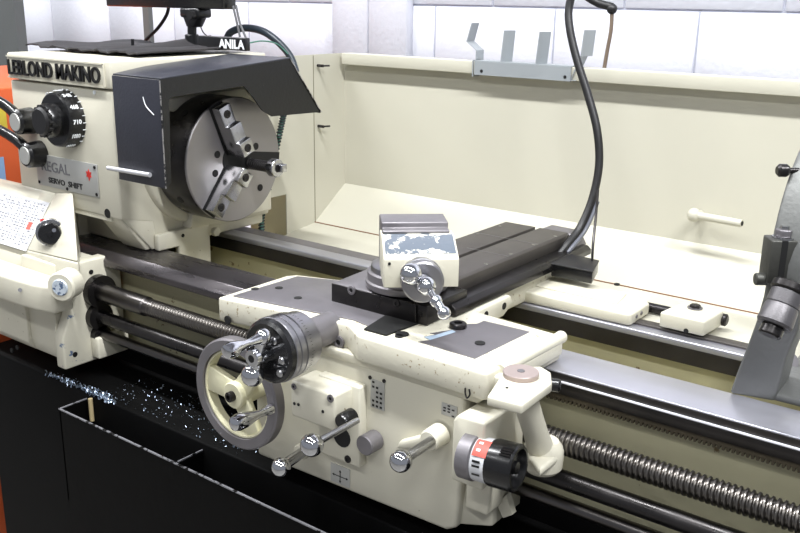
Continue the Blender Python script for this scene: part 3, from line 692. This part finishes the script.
top_ = QC+V((0, -.437, 0))+ad_*.032; low_ = QC+V((0, -.439, 0))-ad_*.028
bm = tube(B(), [low_, QC+V((0, -.439, 0)), top_], .0085, 16, rf=lambda t: .8+.4*abs(2*t-1)); obj('crank_arm', bm, CHROME, cf)
obj('counterweight_ball', ball(B(), low_+V((0, -.002, 0))-ad_*.004, .0165, 28), CHROME, cf)
obj('crank_end', ball(B(), top_, .012, 24), CHROME, cf)
prof = [(0, .008), (.012, .0075), (.024, .0055), (.036, .006), (.050, .010), (.060, .0115), (.068, .0095), (.072, 0)]
obj('crank_handle', lathe(B(), prof, top_, (0, -1, -.02), 24), CHROME, cf)
for dx, dz in ((.030, -.004), (.026, -.024), (.016, .022)):
    c = QC+V((dx, -.420, dz)); obj('face_screw', lathe(B(), [(0, .006), (.004, .006), (.006, .004), (.006, 0)], c, (0, -1, 0), 16), SATIN, cf)

# thread chasing dial pillar
td = thing('thread_dial', 'cream pillar at the saddle end topped by a round steel disc', 'thread dial', (.86, -.27, .80))
zp = .962
pp = [P(487, 396, 'z', zp), P(522, 405, 'z', zp), P(552, 383, 'z', zp), P(551, 372, 'z', zp), P(541, 366, 'z', zp), P(507, 366, 'z', zp)]
obj('dial_head', prism(B(), [V((p.x, p.y, zp-.013)) for p in pp], (0, 0, .013)), CREAM, td, bevel=.0025, seg=2)
dc = P(521, 371, 'z', zp+.007)
obj('dial_disc', lathe(B(), [(-.007, .0225), (-.001, .0232), (0, .0225), (0, 0)], dc, (0, 0, 1), 36), mat('disc_steel', (166, 152, 148), .45, .6, var=.06, vscale=40), td)
obj('disc_centre', lathe(B(), [(-.001, .005), (.0008, .0048), (.0008, 0)], dc, (0, 0, 1), 20), DULL, td)
hole(td, P(507, 388, 'z', zp), (0, 0, 1), .002)
pt = V((dc.x+.006, dc.y-.004, zp-.018)); pbase = P(543, 456, 'z', .826)
bm = lathe(B(), [(0, .021), (.02, .0185), (.05, .0165), ((pt-pbase).length, .0165)], pbase, pt-pbase, 28); obj('pillar', bm, CREAM, td)
bm = lathe(B(), [(-.020, .022), (-.014, .027), (.004, .028), (.016, .026), (.024, .020)], pbase, (0, 0, 1), 28)
obj('pillar_base', bm, CREAM, td)
lug = [P(x, y, 'z', .838) for x, y in ((522, 447), (548, 425), (571, 431), (563, 452), (540, 470))]
bm = prism(B(), [V((p.x, p.y, .826)) for p in lug], (0, 0, .012)); obj('mounting_lug', bm, CREAM, td, bevel=.004)
kk = P(547, 381, 'x', .892); kk = pp[2]*.5+pp[3]*.5+V((0, 0, -.010))
obj('side_screw', lathe(B(), [(-.004, .0085), (.010, .0085), (.012, .007), (.012, .004), (.008, .004), (.008, 0)], kk, (.9, .35, 0), 20), PLASTIC, td)

# ================================================================== CROSS SLIDE
cs = thing('cross_slide', 'long dark steel cross slide table with two T slots running backwards', 'cross slide', (.55, .05, .955))
ZT = 1.0
tx0, tx1, ts0, ts1 = .487, .622, .553, .563
bm = B()
prof = [(tx0, .975), (tx0, ZT), (ts0, ZT), (ts0, ZT-.008), (ts1, ZT-.008), (ts1, ZT), (tx1, ZT), (tx1+.004, ZT-.004), (tx1+.004, .975)]
py_(bm, prof, -.12, .262); obj('table', bm, TABLE, cs, bevel=.0008)
bm = py_(B(), [(tx0, .9585), (tx0, .9755), (.652, .9755), (.660, .969), (.660, .9585)], -.17, .29); obj('table_skirt', bm, DARKST, cs, bevel=.0015)
bm = py_(B(), [(.565, .972), (.565, ZT-.001), (tx1+.006, ZT-.002), (.644, .972)], .2625, .305); obj('rear_cap', bm, DULL, cs, bevel=.003)
bm = px_(B(), [(-.229, .960), (-.229, .9875), (-.12, .9915), (-.12, .960)], .465, .545); 
obj('front_plate', bm, DULL, cs, bevel=.0012)
bm = px_(B(), [(-.230, .957), (-.230, .9865), (-.2295, .9865), (-.2295, .957)], .4465, .63); obj('front_bar', box(B(), (.4645, -.232, .957), (.63, -.229, .9872)), DARKST, cs, bevel=.001)
bm.free()
obj('front_block', box(B(), (.545, -.228, .957), (.648, -.12, .9872)), DARKST, cs, bevel=.002)
capscrew(cs, P(352, 290, 'y', -.232), (0, -1, 0), .0075, DULL, .003)
capscrew(cs, P(397, 303, 'y', -.232), (0, -1, 0), .006, DARKST, .002)
bm = B()
for y in (-.02, .06, .14, .22):
    for x in (tx0+.012, tx1-.004): cyl(bm, (x, y, ZT-.001), (x, y, ZT+.0006), .0035, 12)
obj('oil_ball', bm, SATIN, cs)
obj('scribed_line', box(B(), (tx0, .148, ZT), (tx1, .1495, ZT+.0003)), GROUND, cs); obj('scribed_line', box(B(), (tx0+.05, .045, ZT), (tx1, .0465, ZT+.0003)), GROUND, cs)
bm = px_(B(), [(-.118, .925), (-.118, .9565), (-.02, .9565), (-.01, .94), (-.04, .925)], .6455, .668); obj('gib_bracket', bm, CREAM, cs, bevel=.003)
for y in (-.095, -.04): hole(cs, (.668, y, .943), (1, 0, 0), .006)

# ================================================================== COMPOUND REST
U = V((.80, .60, 0)); W = V((.60, -.80, 0)); Zv = V((0, 0, 1))
cr = thing('compound_rest', 'chipped cream compound rest with chrome ball crank on the cross slide', 'compound rest', (.50, -.06, 1.0))
bl_ = P(385, 288, 'z', 1.018); br_ = P(457, 287, 'z', 1.018)
wd = (br_-bl_).length; U = (br_-bl_).normalized(); W = V((U.y, -U.x, 0))
if W.y > 0: W = -W
def L(a, b, c): return bl_+U*a-W*b+Zv*(c-1.018)
tl_ = on_plane(383, 256, bl_, W); zf = tl_.z
def lb(poly, a0, a1, bm=None): return prism(bm or B(), [L(a0, b, c) for b, c in poly], U*(a1-a0))
hz = zf-.0055
body = lb([(0, 1.018), (0, hz), (.012, hz+.006), (.050, hz+.022), (.090, hz+.022), (.090, 1.018)], -.002, wd+.002)
obj('slide_body', body, CREAM, cr, bevel=.0015, label='cream painted end casting')
slp = prism(B(), [L(.001, .010, hz+.0055), L(.001, .0495, hz+.0222), L(.001, .062, hz+.0222), L(.001, .062, hz+.0215), L(.001, .012, hz+.004)], U*(wd-.002))
obj('worn_slope', slp, WORN, cr, label='sloping top with paint worn to bluish metal')
topb = lb([(.062, hz+.0215), (.062, hz+.027), (.078, hz+.027), (.078, hz+.036), (.135, hz+.036), (.135, 1.02), (.089, 1.02), (.089, hz+.0215)], 0, wd-.004)
obj('slide_top', topb, DULL, cr, bevel=.002)
sc = L(wd*.40, .100, 1.0)
obj('swivel_base', lathe(B(), [(0, .063), (.006, .065), (.010, .065), (.012, .062), (.024, .062), (.026, .059)], (sc.x, sc.y, .9905), (0, 0, 1), 56), DULL, cr)
obj('swivel_collar', lathe(B(), [(.02, .058), (.034, .056), (.036, .052)], (sc.x, sc.y, .9905), (0, 0, 1), 48), GROUND, cr)
hole(cr, L(.006, -.0005, hz-.006), W, .0022)
# dial drum + crank
cd = on_plane(421, 277, bl_+W*.0, W)
dr = obj('dial_drum', lathe(B(), [(-.004, .030), (.010, .031), (.011, .029), (.013, .029), (.014, .0305), (.026, .0305), (.028, .028), (.028, 0)], cd, W, 44), GROUND, cr)
kc1 = cd+W*.030
obj('crank_hub', lathe(B(), [(0, .014), (.018, .012), (.024, .010), (.026, 0)], kc1, W, 24), CHROME, cr)
# crank lies across the dial from upper left to lower right
c0 = kc1+W*.024
A1 = on_plane(411, 274, c0, W); A2 = on_plane(426, 285, c0, W)
obj('counterweight_ball', ball(B(), A1+W*.0, .0155, 28), CHROME, cr); obj('crank_ball', ball(B(), A2+W*.004, .0135, 28), CHROME, cr)
A3 = on_plane(436, 301, c0+W*.03, W); A4 = on_plane(444, 313, c0+W*.045, W)
bm = cyl(B(), A1, A2, .007, 16); obj('crank_arm', bm, CHROME, cr)
bm = cyl(B(), A2, A3, .0055, 16, .005); obj('handle_stem', bm, CHROME, cr)
bm = ball(B(), A3, .009, 24); ball(bm, A4, .0095, 24); cyl(bm, A3, A4, .0065, 16); obj('handle_grip', bm, CHROME, cr)

# ================================================================== TAPER ATTACHMENT
ta = thing('taper_attachment', 'cream slide casting behind the bed beside the black terminal box', 'slide casting', (.72, .13, .90))
z1 = .936
tp = [(.62, .070), (.834, .072), (.839, .078), (.838, .150), (.80, .180), (.62, .19)]
obj('slide_casting', pz_(B(), tp, .9155, z1), CREAM, ta, bevel=.005, seg=3)
obj('raised_pad', pz_(B(), [(.64, .105), (.80, .105), (.79, .165), (.64, .175)], z1-.001, z1+.003), CREAM, ta, bevel=.002)
for x in (.857,): 
    for y in (.095, .115): capscrew(ta, (x-.02, y, .927), (1, 0, 0), .0035, DULL, .003)
hole(ta, P(617, 284, 'z', z1+.001), (0, 0, 1), .005)
obj('guide_rail', box(B(), (.70, .0905, .9146), (1.06, .112, .9185)), TABLE, ta, bevel=.001)
obj('cover_strip', box(B(), (.80, .113, .9055), (1.35, .26, .9125)), SHIELD, ta, bevel=.001)
tag(obj('draw_bar', cyl(B(), (.80, .165, .9225), (.93, .165, .9225), .0085, 20), DARKST, loc=None), 'dark steel draw bar between the two cream blocks behind the bed', 'rod')
cb = thing('clamp_block', 'small cream clamp block bolted behind the bed near the steady rest', 'clamp', (.94, .12, .9146))
bk = [P(660, 312, 'z', .947), P(705, 322, 'z', .947), P(724, 311, 'z', .947), P(682, 302, 'z', .947)]
obj('block', prism(B(), [V((p.x, p.y, .9225)) for p in bk], (0, 0, .025)), CREAM, cb, bevel=.003)
hc_ = P(695, 308, 'z', .948)
obj('nut', hexa(B(), hc_, (0, 0, 1), .009, .006), DARKST, cb, bevel=.001); obj('washer', cyl(B(), hc_-V((0, 0, .001)), hc_+V((0, 0, .0015)), .012, 20), DULL, cb)
sc2 = P(725, 320, 'z', .932); obj('clamp_screw', lathe(B(), [(-.02, .006), (.004, .006), (.004, .010), (.014, .010), (.016, .007)], sc2-V((.012, 0, 0)), (1, .0, 0), 20), DARKST, cb)
hole(cb, P(686, 331, 'y', bk[0].y-.0005), (0, -1, 0), .004)

# black terminal box with hoses
tbx = thing('coolant_valve_box', 'small black box on the slide casting where the hose ends', 'box', (.70, .17, .948))
q = [P(551, 273, 'z', .955), P(592, 281, 'z', .955), P(598, 270, 'z', .955), P(560, 261, 'z', .955)]
obj('box_body', prism(B(), [V((p.x, p.y, .949)) for p in q], (0, 0, .022)), PLASTIC, tbx, bevel=.002)
obj('box_lid', prism(B(), [V((p.x, p.y, .9705))+(V((p.x, p.y, .97))-V((.685, .19, .97)))*.03 for p in q], (0, 0, .003)), RUBBER, tbx, bevel=.001)
hp = [P(553, 262, 'y', .20), P(566, 246, 'y', .23), P(580, 228, 'y', .27), P(592, 200, 'y', .30), P(599, 165, 'y', .32), P(597, 130, 'y', .33), P(588, 95, 'y', .34), P(577, 60, 'y', .35), P(570, 30, 'y', .36), P(569, 8, 'y', .37), P(576, -14, 'y', .38), P(590, -32, 'y', .40)]
ch_ = thing('coolant_hose', 'thick black flexible hose arching up from the cross slide past the guard', 'hose', hp[0])
obj('hose', tube(B(), hp, .0078, 14), RUBBER, ch_)
h2_ = [p+V((.010, .004, -.002)) for p in hp[:4]]; obj('side_hose', tube(B(), h2_, .004, 10), mat('grey_tube', (96, 98, 106), .35), ch_)
obj('hose_clip', cyl(B(), P(550, 262, 'y', .19), P(557, 258, 'y', .205), .011, 16), DULL, ch_)
tag(obj('thin_pipe', tube(B(), [P(592, 266, 'y', .20), P(593, 245, 'y', .21), P(596, 215, 'y', .25), P(598, 190, 'y', .29)], .0025, 8), DARKST), 'thin dark pipe rising from the black box beside the hose', 'pipe')
tag(obj('overhead_hose', tube(B(), [P(586, -4, 'y', .56), P(598, 3, 'y', .56), P(612, 7, 'y', .56)], .0085, 12), RUBBER), 'short black hose end entering at the top edge above the guard', 'hose')
op = thing('rail_tube', 'thin brown tube with dark elbow dropping behind the guard rail', 'tube', P(604, 72, 'y', .56))
obj('tube', tube(B(), [P(612, 12, 'y', .56), P(611, 30, 'y', .56), P(607, 52, 'y', .56), P(603, 76, 'y', .56)], .0042, 10), BROWN, op)
obj('elbow', ball(B(), P(612, 9, 'y', .56), .011, 16), RUBBER, op)

# tool hook rack on the rail
rk = thing('hook_rack', 'grey sheet metal hook rack with four bent tabs on the guard rail', 'rack', (.385, .47, 1.255))
yr = .4745
rx0, rx1 = P(475, 70, 'y', yr).x, P(571, 78, 'y', yr).x
obj('rack_plate', box(B(), (rx0, yr-.003, 1.2605), (rx1, yr, 1.290)), SHEETG, rk)
obj('rack_shelf', box(B(), (rx0, yr, 1.2892), (rx1, yr+.034, 1.2915)), SHEETG, rk)
for px, py in ((481.5, 71), (565, 77)): hole(rk, P(px, py, 'y', yr-.003), (0, -1, 0), .0035)
def tab(xa, h, bend):
    y = yr+.012; w = .030
    # tab standing across the rail, folded outwards at the top
    p = [(0, 1.2905), (bend*.0, 1.312), (bend*1.0, 1.33), (bend*.55, 1.33+h)]
    bm = B()
    for i in range(len(p)-1):
        (a, za), (b, zb_) = p[i], p[i+1]
        prism(bm, [(xa+a, y-.002, za), (xa+a+.002, y-.002, za), (xa+b+.002, y-.002, zb_), (xa+b, y-.002, zb_)], (0, w, 0))
    return bm
t0 = P(480, 62, 'y', yr).x-.006
obj('tab', tab(rx0-.006, .040, -.026), SHEETG, rk)
bm = B(); box(bm, (rx0-.006, yr-.003, 1.256), (rx0-.004, yr+.03, 1.292)); obj('end_tab', bm, SHEETG, rk)
for px in (502.5, 537.5, 582):
    xa = P(px, 62, 'y', yr+.01).x
    bm = box(B(), (0, 0, 0), (.0022, .027, .066 if px < 580 else .052), u=(1, 0, 0), v=V((.5, .86, 0)), w=V((.08, 0, 1)).normalized(), o=(xa, yr+.001, 1.2915 if px < 580 else 1.312)); obj('tab', bm, SHEETG, rk)
bm = box(B(), (rx1-.001, yr-.002, 1.262), (rx1+.012, yr+.03, 1.2635)); prism(bm, [(rx1, yr-.002, 1.2635), (rx1+.001, yr-.002, 1.2635), (P(582, 55, 'y', yr).x, yr-.002, 1.313), (P(582, 55, 'y', yr).x-.003, yr-.002, 1.313)], (0, .03, 0))
obj('end_tab', bm, SHEETG, rk)

# coolant nozzle on the guard
nz_ = thing('coolant_nozzle', 'cream bent pipe stub on the sloped floor of the splash guard', 'nozzle', P(692, 245, 'y', .45))
a = P(694, 215, 'y', .45); b = P(742, 223.5, 'y', .435)
obj('nozzle_pipe', cyl(B(), a, b, .0078, 20, .0072, ch=.0), SHIELD, nz_)
obj('nozzle_bore', cyl(B(), b, b+(b-a).normalized()*.0008, .0045, 16), HOLE, nz_)
obj('elbow', ball(B(), a, .0135, 20), SHIELD, nz_)
obj('nozzle_stem', tube(B(), [a, a+V((-.004, .02, -.004)), a+V((-.004, .047, -.008))], .0085, 16), SHIELD, nz_)

# ================================================================== STEADY REST
sr = thing('steady_rest', 'grey cast iron steady rest clamped on the ways at the right', 'steady rest', (1.09, 0, .9146))
sx0, sx1 = 1.098, 1.138
def arc(cy, cz, r, a0, a1, n=18): return [(cy+r*math.cos(math.radians(a0+(a1-a0)*k/n)), cz+r*math.sin(math.radians(a0+(a1-a0)*k/n))) for k in range(n+1)]
pl = arc(0, 1.115, .165, 197, -25, 32)+arc(0, 1.115, .128, -25, 197, 32)
obj('frame', px_(B(), pl, sx0, sx1), CAST, sr, bevel=.006, seg=3)
def loft(secs):
    bm = B(); prev = None
    for z, xa, xb, ya, yb, sk in secs:
        cur = [bm.verts.new(p) for p in ((xa, ya, z), (xb, ya+sk, z), (xb, yb+sk, z), (xa, yb, z))]
        if prev is None: bm.faces.new(cur[::-1])
        else:
            for k in range(4): bm.faces.new((prev[k], prev[(k+1) % 4], cur[(k+1) % 4], cur[k]))
        prev = cur
    bm.faces.new(prev); return bm
obj('front_leg', loft([(.9146, 1.052, 1.108, -.088, -.030, .012), (.945, 1.058, 1.112, -.090, -.035, .010), (.985, 1.068, 1.118, -.097, -.045, .005), (1.03, 1.080, 1.132, -.112, -.062, .0), (1.075, 1.094, 1.138, -.148, -.098, 0), (1.105, 1.098, 1.138, -.160, -.125, 0)]), CAST, sr, bevel=.004, seg=3)
obj('rear_leg', loft([(.9146, 1.10, 1.15, .06, .12, 0), (.98, 1.10, 1.145, .09, .14, 0), (1.06, 1.10, 1.138, .125, .162, 0)]), CAST, sr, bevel=.004, seg=3)
obj('foot', px_(B(), [(-.075, .9146), (-.075, .926), (-.02, .934), (.12, .934), (.12, .9146)], 1.098, 1.20), CAST, sr, bevel=.004)
A = P(788, 293, 'y', -.185); Bq = P(770, 334, 'y', -.212); dd = (Bq-A); Lq = dd.length; dd.normalize()
obj('adjuster_drum', lathe(B(), [(0, .0192), (.3*Lq, .0192), (.32*Lq, .0182), (.36*Lq, .0192), (.74*Lq, .0208), (.80*Lq, .019), (.80*Lq, .010)], A, dd, 36), ADJ, sr)
obj('adjuster_tip', lathe(B(), [(.70*Lq, .0125), (1.0*Lq, .0135), (1.04*Lq, .012), (1.04*Lq, 0)], A, dd, 28), DARKST, sr)
obj('lock_ring', lathe(B(), [(-.012, .018), (-.010, .0215), (-.003, .0215), (-.001, .020)], A, dd, 32), DARKST, sr)
# clamp block with nut
c0 = P(767, 284, 'y', -.178); u2 = V((.8, .6, 0)); w2 = V((.6, -.8, 0))
obj('clamp_block', box(B(), (0, -.03, 0), (.032, 0, .053), u=u2, v=w2, w=Zv, o=c0), CASTD, sr, bevel=.002)
obj('clamp_groove', box(B(), (.0115, -.002, 0), (.0185, .0006, .053), u=u2, v=w2, w=Zv, o=c0), HOLE, sr)
nc = c0+u2*.018-w2*.014+Zv*.053
obj('clamp_washer', cyl(B(), nc, nc+V((0, 0, .002)), .013, 24), SATIN, sr); obj('clamp_nut', hexa(B(), nc+V((0, 0, .002)), (0, 0, 1), .0105, .009), DULL, sr, bevel=.001); obj('stud_end', cyl(B(), nc+V((0, 0, .011)), nc+V((0, 0, .015)), .005, 16), SATIN, sr)
kq = P(755, 279, 'y', -.175); obj('side_knob', cyl(B(), kq, kq+u2*.014, .0075, 20, ch=.001), CASTD, sr)
kq = P(786, 170.5, 'x', 1.095)
obj('upper_knob', lathe(B(), [(-.007, .005), (-.004, .008), (.004, .008), (.007, .006), (.008, .0035), (.03, .0035)], kq-u2*.004, u2, 20), DARKST, sr)
obj('hold_bolt', hexa(B(), P(786, 358, 'z', .934), (0, 0, 1), .008, .02), DARKST, sr); obj('hold_washer', cyl(B(), P(788, 362, 'z', .936), P(788, 362, 'z', .9385), .014, 24), DULL, sr)

# ================================================================== TOP OF HEADSTOCK
def matmesh():
    bm = B(); nx, ny = 34, 14; g = []
    for j in range(ny+1):
        row = []
        for i in range(nx+1):
            u = i/nx; v = j/ny; x = -.535+u*.395; y = -.115+v*.30
            z = 1.3035+.004*math.sin(u*17+v*3)**2*(1-v*.5)+.003*math.sin(u*41)**2
            if u > .60: z += .014*math.exp(-((u-.68)/.07)**2)*v+.010*v*math.sin((u-.6)*20)**2
            if u < .12: z += .008*(1-u/.12)*(.5+.5*math.sin(v*9))
            if u > .9: z -= .0
            row.append(bm.verts.new((x, y+.004*math.sin(u*23), z)))
        g.append(row)
    for j in range(ny):
        for i in range(nx): bm.faces.new((g[j][i], g[j][i+1], g[j+1][i+1], g[j+1][i]))
    r = bmesh.ops.extrude_face_region(bm, geom=list(bm.faces)); bmesh.ops.translate(bm, verts=[e for e in r['geom'] if isinstance(e, bmesh.types.BMVert)], vec=(0, 0, .003))
    return bm
tag(obj('rubber_mat', matmesh(), MATR), 'creased dark rubber mat lying on top of the headstock', 'mat')
ro = thing('digital_readout', 'black readout display on an arm above the headstock', 'display', (-.29, .12, 1.307))
y = .12
a = P(110, 9, 'y', y); b = P(226, 7, 'y', y)
obj('display_case', box(B(), (a.x, y-.01, 1.392), (b.x, y+.03, 1.60)), PLASTIC, ro, bevel=.003)
obj('screen', box(B(), (a.x+.03, y-.0115, 1.43), (b.x-.03, y-.0098, 1.57)), mat('dark_screen', (20, 34, 30), .1), ro)
m1 = P(192, 22, 'y', y); 
obj('arm_post', cyl(B(), P(192, 36, 'y', y), P(192, 20, 'y', y), .010, 16), BLACK, ro)
obj('tilt_joint', box(B(), (m1.x-.028, y-.012, 1.372), (m1.x+.034, y+.03, 1.394)), BLACK, ro, bevel=.006); obj('joint_body', py_(B(), [(m1.x-.02, 1.375), (m1.x+.03, 1.375), (m1.x+.012, 1.352), (m1.x-.008, 1.352)], y-.01, y+.02), BLACK, ro, bevel=.003)
obj('joint_knob', cyl(B(), (m1.x+.020, y-.012, 1.378), (m1.x+.020, y-.024, 1.378), .009, 16), RUBBER, ro)
p0 = P(192, 37, 'y', y); obj('post_foot', cyl(B(), (p0.x, y, 1.307), (p0.x, y, p0.z+.006), .0155, 20, ch=.002), BLACK, ro)
rb = thing('readout_cable_box', 'low black box with white lettering beside the readout post', 'box', (-.2, .13, 1.307))
x0_, x1_ = P(198, 45, 'y', .10).x, P(245, 42, 'y', .10).x
obj('box_body', box(B(), (x0_, .10, 1.309), (x1_, .115, 1.336)), BLACK, rb, bevel=.002)
lx = P(219, 45, 'y', .10).x; obj('white_lettering', letters(B(), 'ANILA', (lx, .0998, 1.3125), (1, 0, 0), (0, 0, 1), x1_-lx-.002, .019, .0008, off=.03), WHITEL, rb, label='white lettering cut off after ANILA')
tag(obj('headstock_hose', tube(B(), [P(226, 44, 'y', .24), P(230, 33, 'y', .24), P(244, 28, 'y', .25), P(262, 31, 'y', .26), P(277, 41, 'y', .27), P(290, 56, 'y', .28), P(296, 72, 'y', .28)], .0085, 12), mat('blue_black_hose', (44, 52, 60), .35)), 'thick dark hose arching down behind the headstock', 'hose')
tag(obj('green_wire', tube(B(), [P(249, 43, 'y', .16), P(263, 41, 'y', .2), P(277, 44, 'y', .24), P(288, 54, 'y', .26)], .0016, 8), GREEN), 'thin green wire running right from the black box', 'wire')
for s, (p, q_), lab in ((0, ((233, 9), (240, 37)), 'left'), (1, ((236, 8), (246, 38)), 'right')):
    tag(obj('display_cable', tube(B(), [P(p[0], p[1]-3, 'y', .13), P(p[0]+4, (p[1]+q_[1])/2, 'y', .13), P(q_[0], q_[1], 'y', .13)], .0024, 8), CABLE), ('grey cable dropping from the display, the left one of the pair' if s == 0 else 'grey cable dropping from the display, the right one of the pair'), 'cable')
tag(obj('curled_cable', tube(B(), [P(203, 12, 'y', .14), P(200, 22, 'y', .14), P(203, 32, 'y', .14), P(210, 38, 'y', .14)], .0013, 8), RUBBER), 'thin black cable curling down beside the readout post', 'cable')
tag(obj('power_cable', tube(B(), [P(169, 2, 'y', .2), P(167, 14, 'y', .2), P(158, 28, 'y', .2), P(146, 40, 'y', .2), P(137, 54, 'y', .2)], .0042, 10), RUBBER), 'black cable running down left of the slim grey post', 'cable')
tag(obj('upright_pin', cyl(B(), P(133, 54, 'y', .02), P(132.5, 39, 'y', .02), .0035, 10), BLACK), 'short black pin standing up from the rubber mat', 'pin')
# coil hose beside the chuck
def coil(pts, r, wr, turns):
    ps = smoothpts(pts, 14); bm = B(); out = []
    n = turns*12
    for i in range(n+1):
        t = i/n*(len(ps)-1); k = min(int(t), len(ps)-2); f = t-k; p = ps[k].lerp(ps[k+1], f); d = (ps[k+1]-ps[k]).normalized(); u, v, _ = basis(d); a = 2*PI*i/12
        out.append(p+(u*math.cos(a)+v*math.sin(a))*r)
    return tube(bm, out, wr, 6, smooth=False)
fh = thing('armoured_cable', 'spiral wound cable hanging behind the chuck down to the bed', 'cable', P(262, 238, 'y', .20))
cpth = [P(286, 104, 'y', .24), P(282, 122, 'y', .235), P(276, 150, 'y', .225), P(268, 190, 'y', .205), P(262, 215, 'y', .195), P(262, 238, 'y', .185)]
obj('spiral', coil(cpth, .006, .0022, 44), mat('spiral_dark', (58, 64, 66), .4, .5), fh); obj('core', tube(B(), cpth, .0055, 10), GREEN, fh)

# ================================================================== BACKGROUND
a = P(0, 10, 'y', .70); b = P(21, 10, 'y', .70)
tag(obj('column', box(B(), (b.x-.20, .70, 0), (b.x-.045, .74, 3.6)), POSTG), 'wide grey steel column behind the left end of the headstock', 'column')
tag(obj('slim_post', box(B(), (P(143, 20, 'y', .55).x, .55, 0), (P(149, 20, 'y', .55).x, .565, 2.6)), POSTG), 'slim grey post rising behind the rubber mat', 'post')
oc = thing('orange_cabinet', 'orange machine cabinet at the far left behind the gearbox', 'cabinet', (-1.2, .2, 0))
xc = -.66
obj('cabinet_body', box(B(), (-1.3, -.25, 0), (xc, .42, P(4, 88, 'x', xc).z)), ORANGE, oc, bevel=.004)
for (xa, ya, xb, yb, nm, mm) in ((-6, 107, 7.5, 130, 'yellow_label', YELLOW), (-6, 158, 6.5, 186, 'blue_label', BLUE)):
    a = P(xa, ya, 'x', xc); b = P(xb, yb, 'x', xc); obj(nm, box(B(), (xc-.001, a.y, b.z), (xc+.0015, b.y, a.z)), mm, oc)

# metal chips in the tray
bm = B()
def chip(x, y, z, s):
    a = random.uniform(0, 2*PI); t = random.uniform(-.6, .6); d = V((math.cos(a), math.sin(a)*.7, t)); n_ = V((-math.sin(a), math.cos(a), random.uniform(-.5, .5)))*s*.25
    p = V((x, y, z)); q_ = p+d*s; m = (p+q_)/2+V((0, 0, s*.3))
    v0, v1, v2, v3, v4, v5 = [bm.verts.new(k) for k in (p, m, q_, q_+n_, m+n_, p+n_)]
    bm.faces.new((v0, v1, v4, v5)); bm.faces.new((v1, v2, v3, v4))
trail = [P(46, 374, 'z', .657), P(70, 384, 'z', .657), P(92, 391, 'z', .657)]
for i in range(260):
    t = random.random(); k = trail[0].lerp(trail[2], t); chip(k.x+random.gauss(0, .006), max(-.298, min(-.17, k.y+random.gauss(0, .006))), .6565, random.uniform(.003, .010))
trail2 = [P(92, 391, 'z', .657), P(108, 402, 'z', .657), P(118, 425, 'z', .62)]
for i in range(300):
    t = random.random(); k = trail2[0].lerp(trail2[1], t); k = V((k.x, k.y, 0)); chip(k.x+random.gauss(0, .01), max(-.298, min(-.17, k.y+random.gauss(0, .008))), .6565, random.uniform(.003, .009))
for i in range(330):
    x = random.uniform(-.10, .32); chip(x, random.uniform(-.29, -.18), .6565, random.uniform(.002, .006))
o = obj('metal_chips', bm, CHIPM); tag(o, 'scattered bright metal chips on the black base below the leadscrew', 'metal chips'); o['kind'] = 'stuff'

# ================================================================== LIGHT, WORLD, CAMERA
def area(loc, sx, sy, e, col=(1, 1, 1), rot=(0, 0, 0)):
    l = bpy.data.lights.new('tube_light', 'AREA'); l.shape = 'RECTANGLE'; l.size = sx; l.size_y = sy; l.energy = e; l.color = col
    o = bpy.data.objects.new('tube_light', l); COL.objects.link(o); o.location = loc; o.rotation_euler = rot; return o
for x, y in LIGHTS: area((x, y, 3.43), 1.2, .14, (82 if y > -1 else 22)*(1.45 if x > 2 else .85 if x < 0 else 1), (.97, .985, 1))
w = bpy.data.worlds.new('World'); S.world = w; w.use_nodes = True
bg = w.node_tree.nodes['Background']; bg.inputs[0].default_value = (.86, .90, 1, 1); bg.inputs[1].default_value = .34
cd_ = bpy.data.cameras.new('camera'); cam = bpy.data.objects.new('camera', cd_); COL.objects.link(cam)
M = RW.to_4x4(); M.translation = CAM; cam.matrix_world = M
cd_.sensor_width = 36; cd_.lens = F/800*36; cd_.clip_start = .02; cd_.clip_end = 60
S.camera = cam
S.view_settings.view_transform = 'Standard'; S.view_settings.look = 'None'; S.view_settings.gamma = 1; S.view_settings.exposure = .06
S.view_settings.use_curve_mapping = False
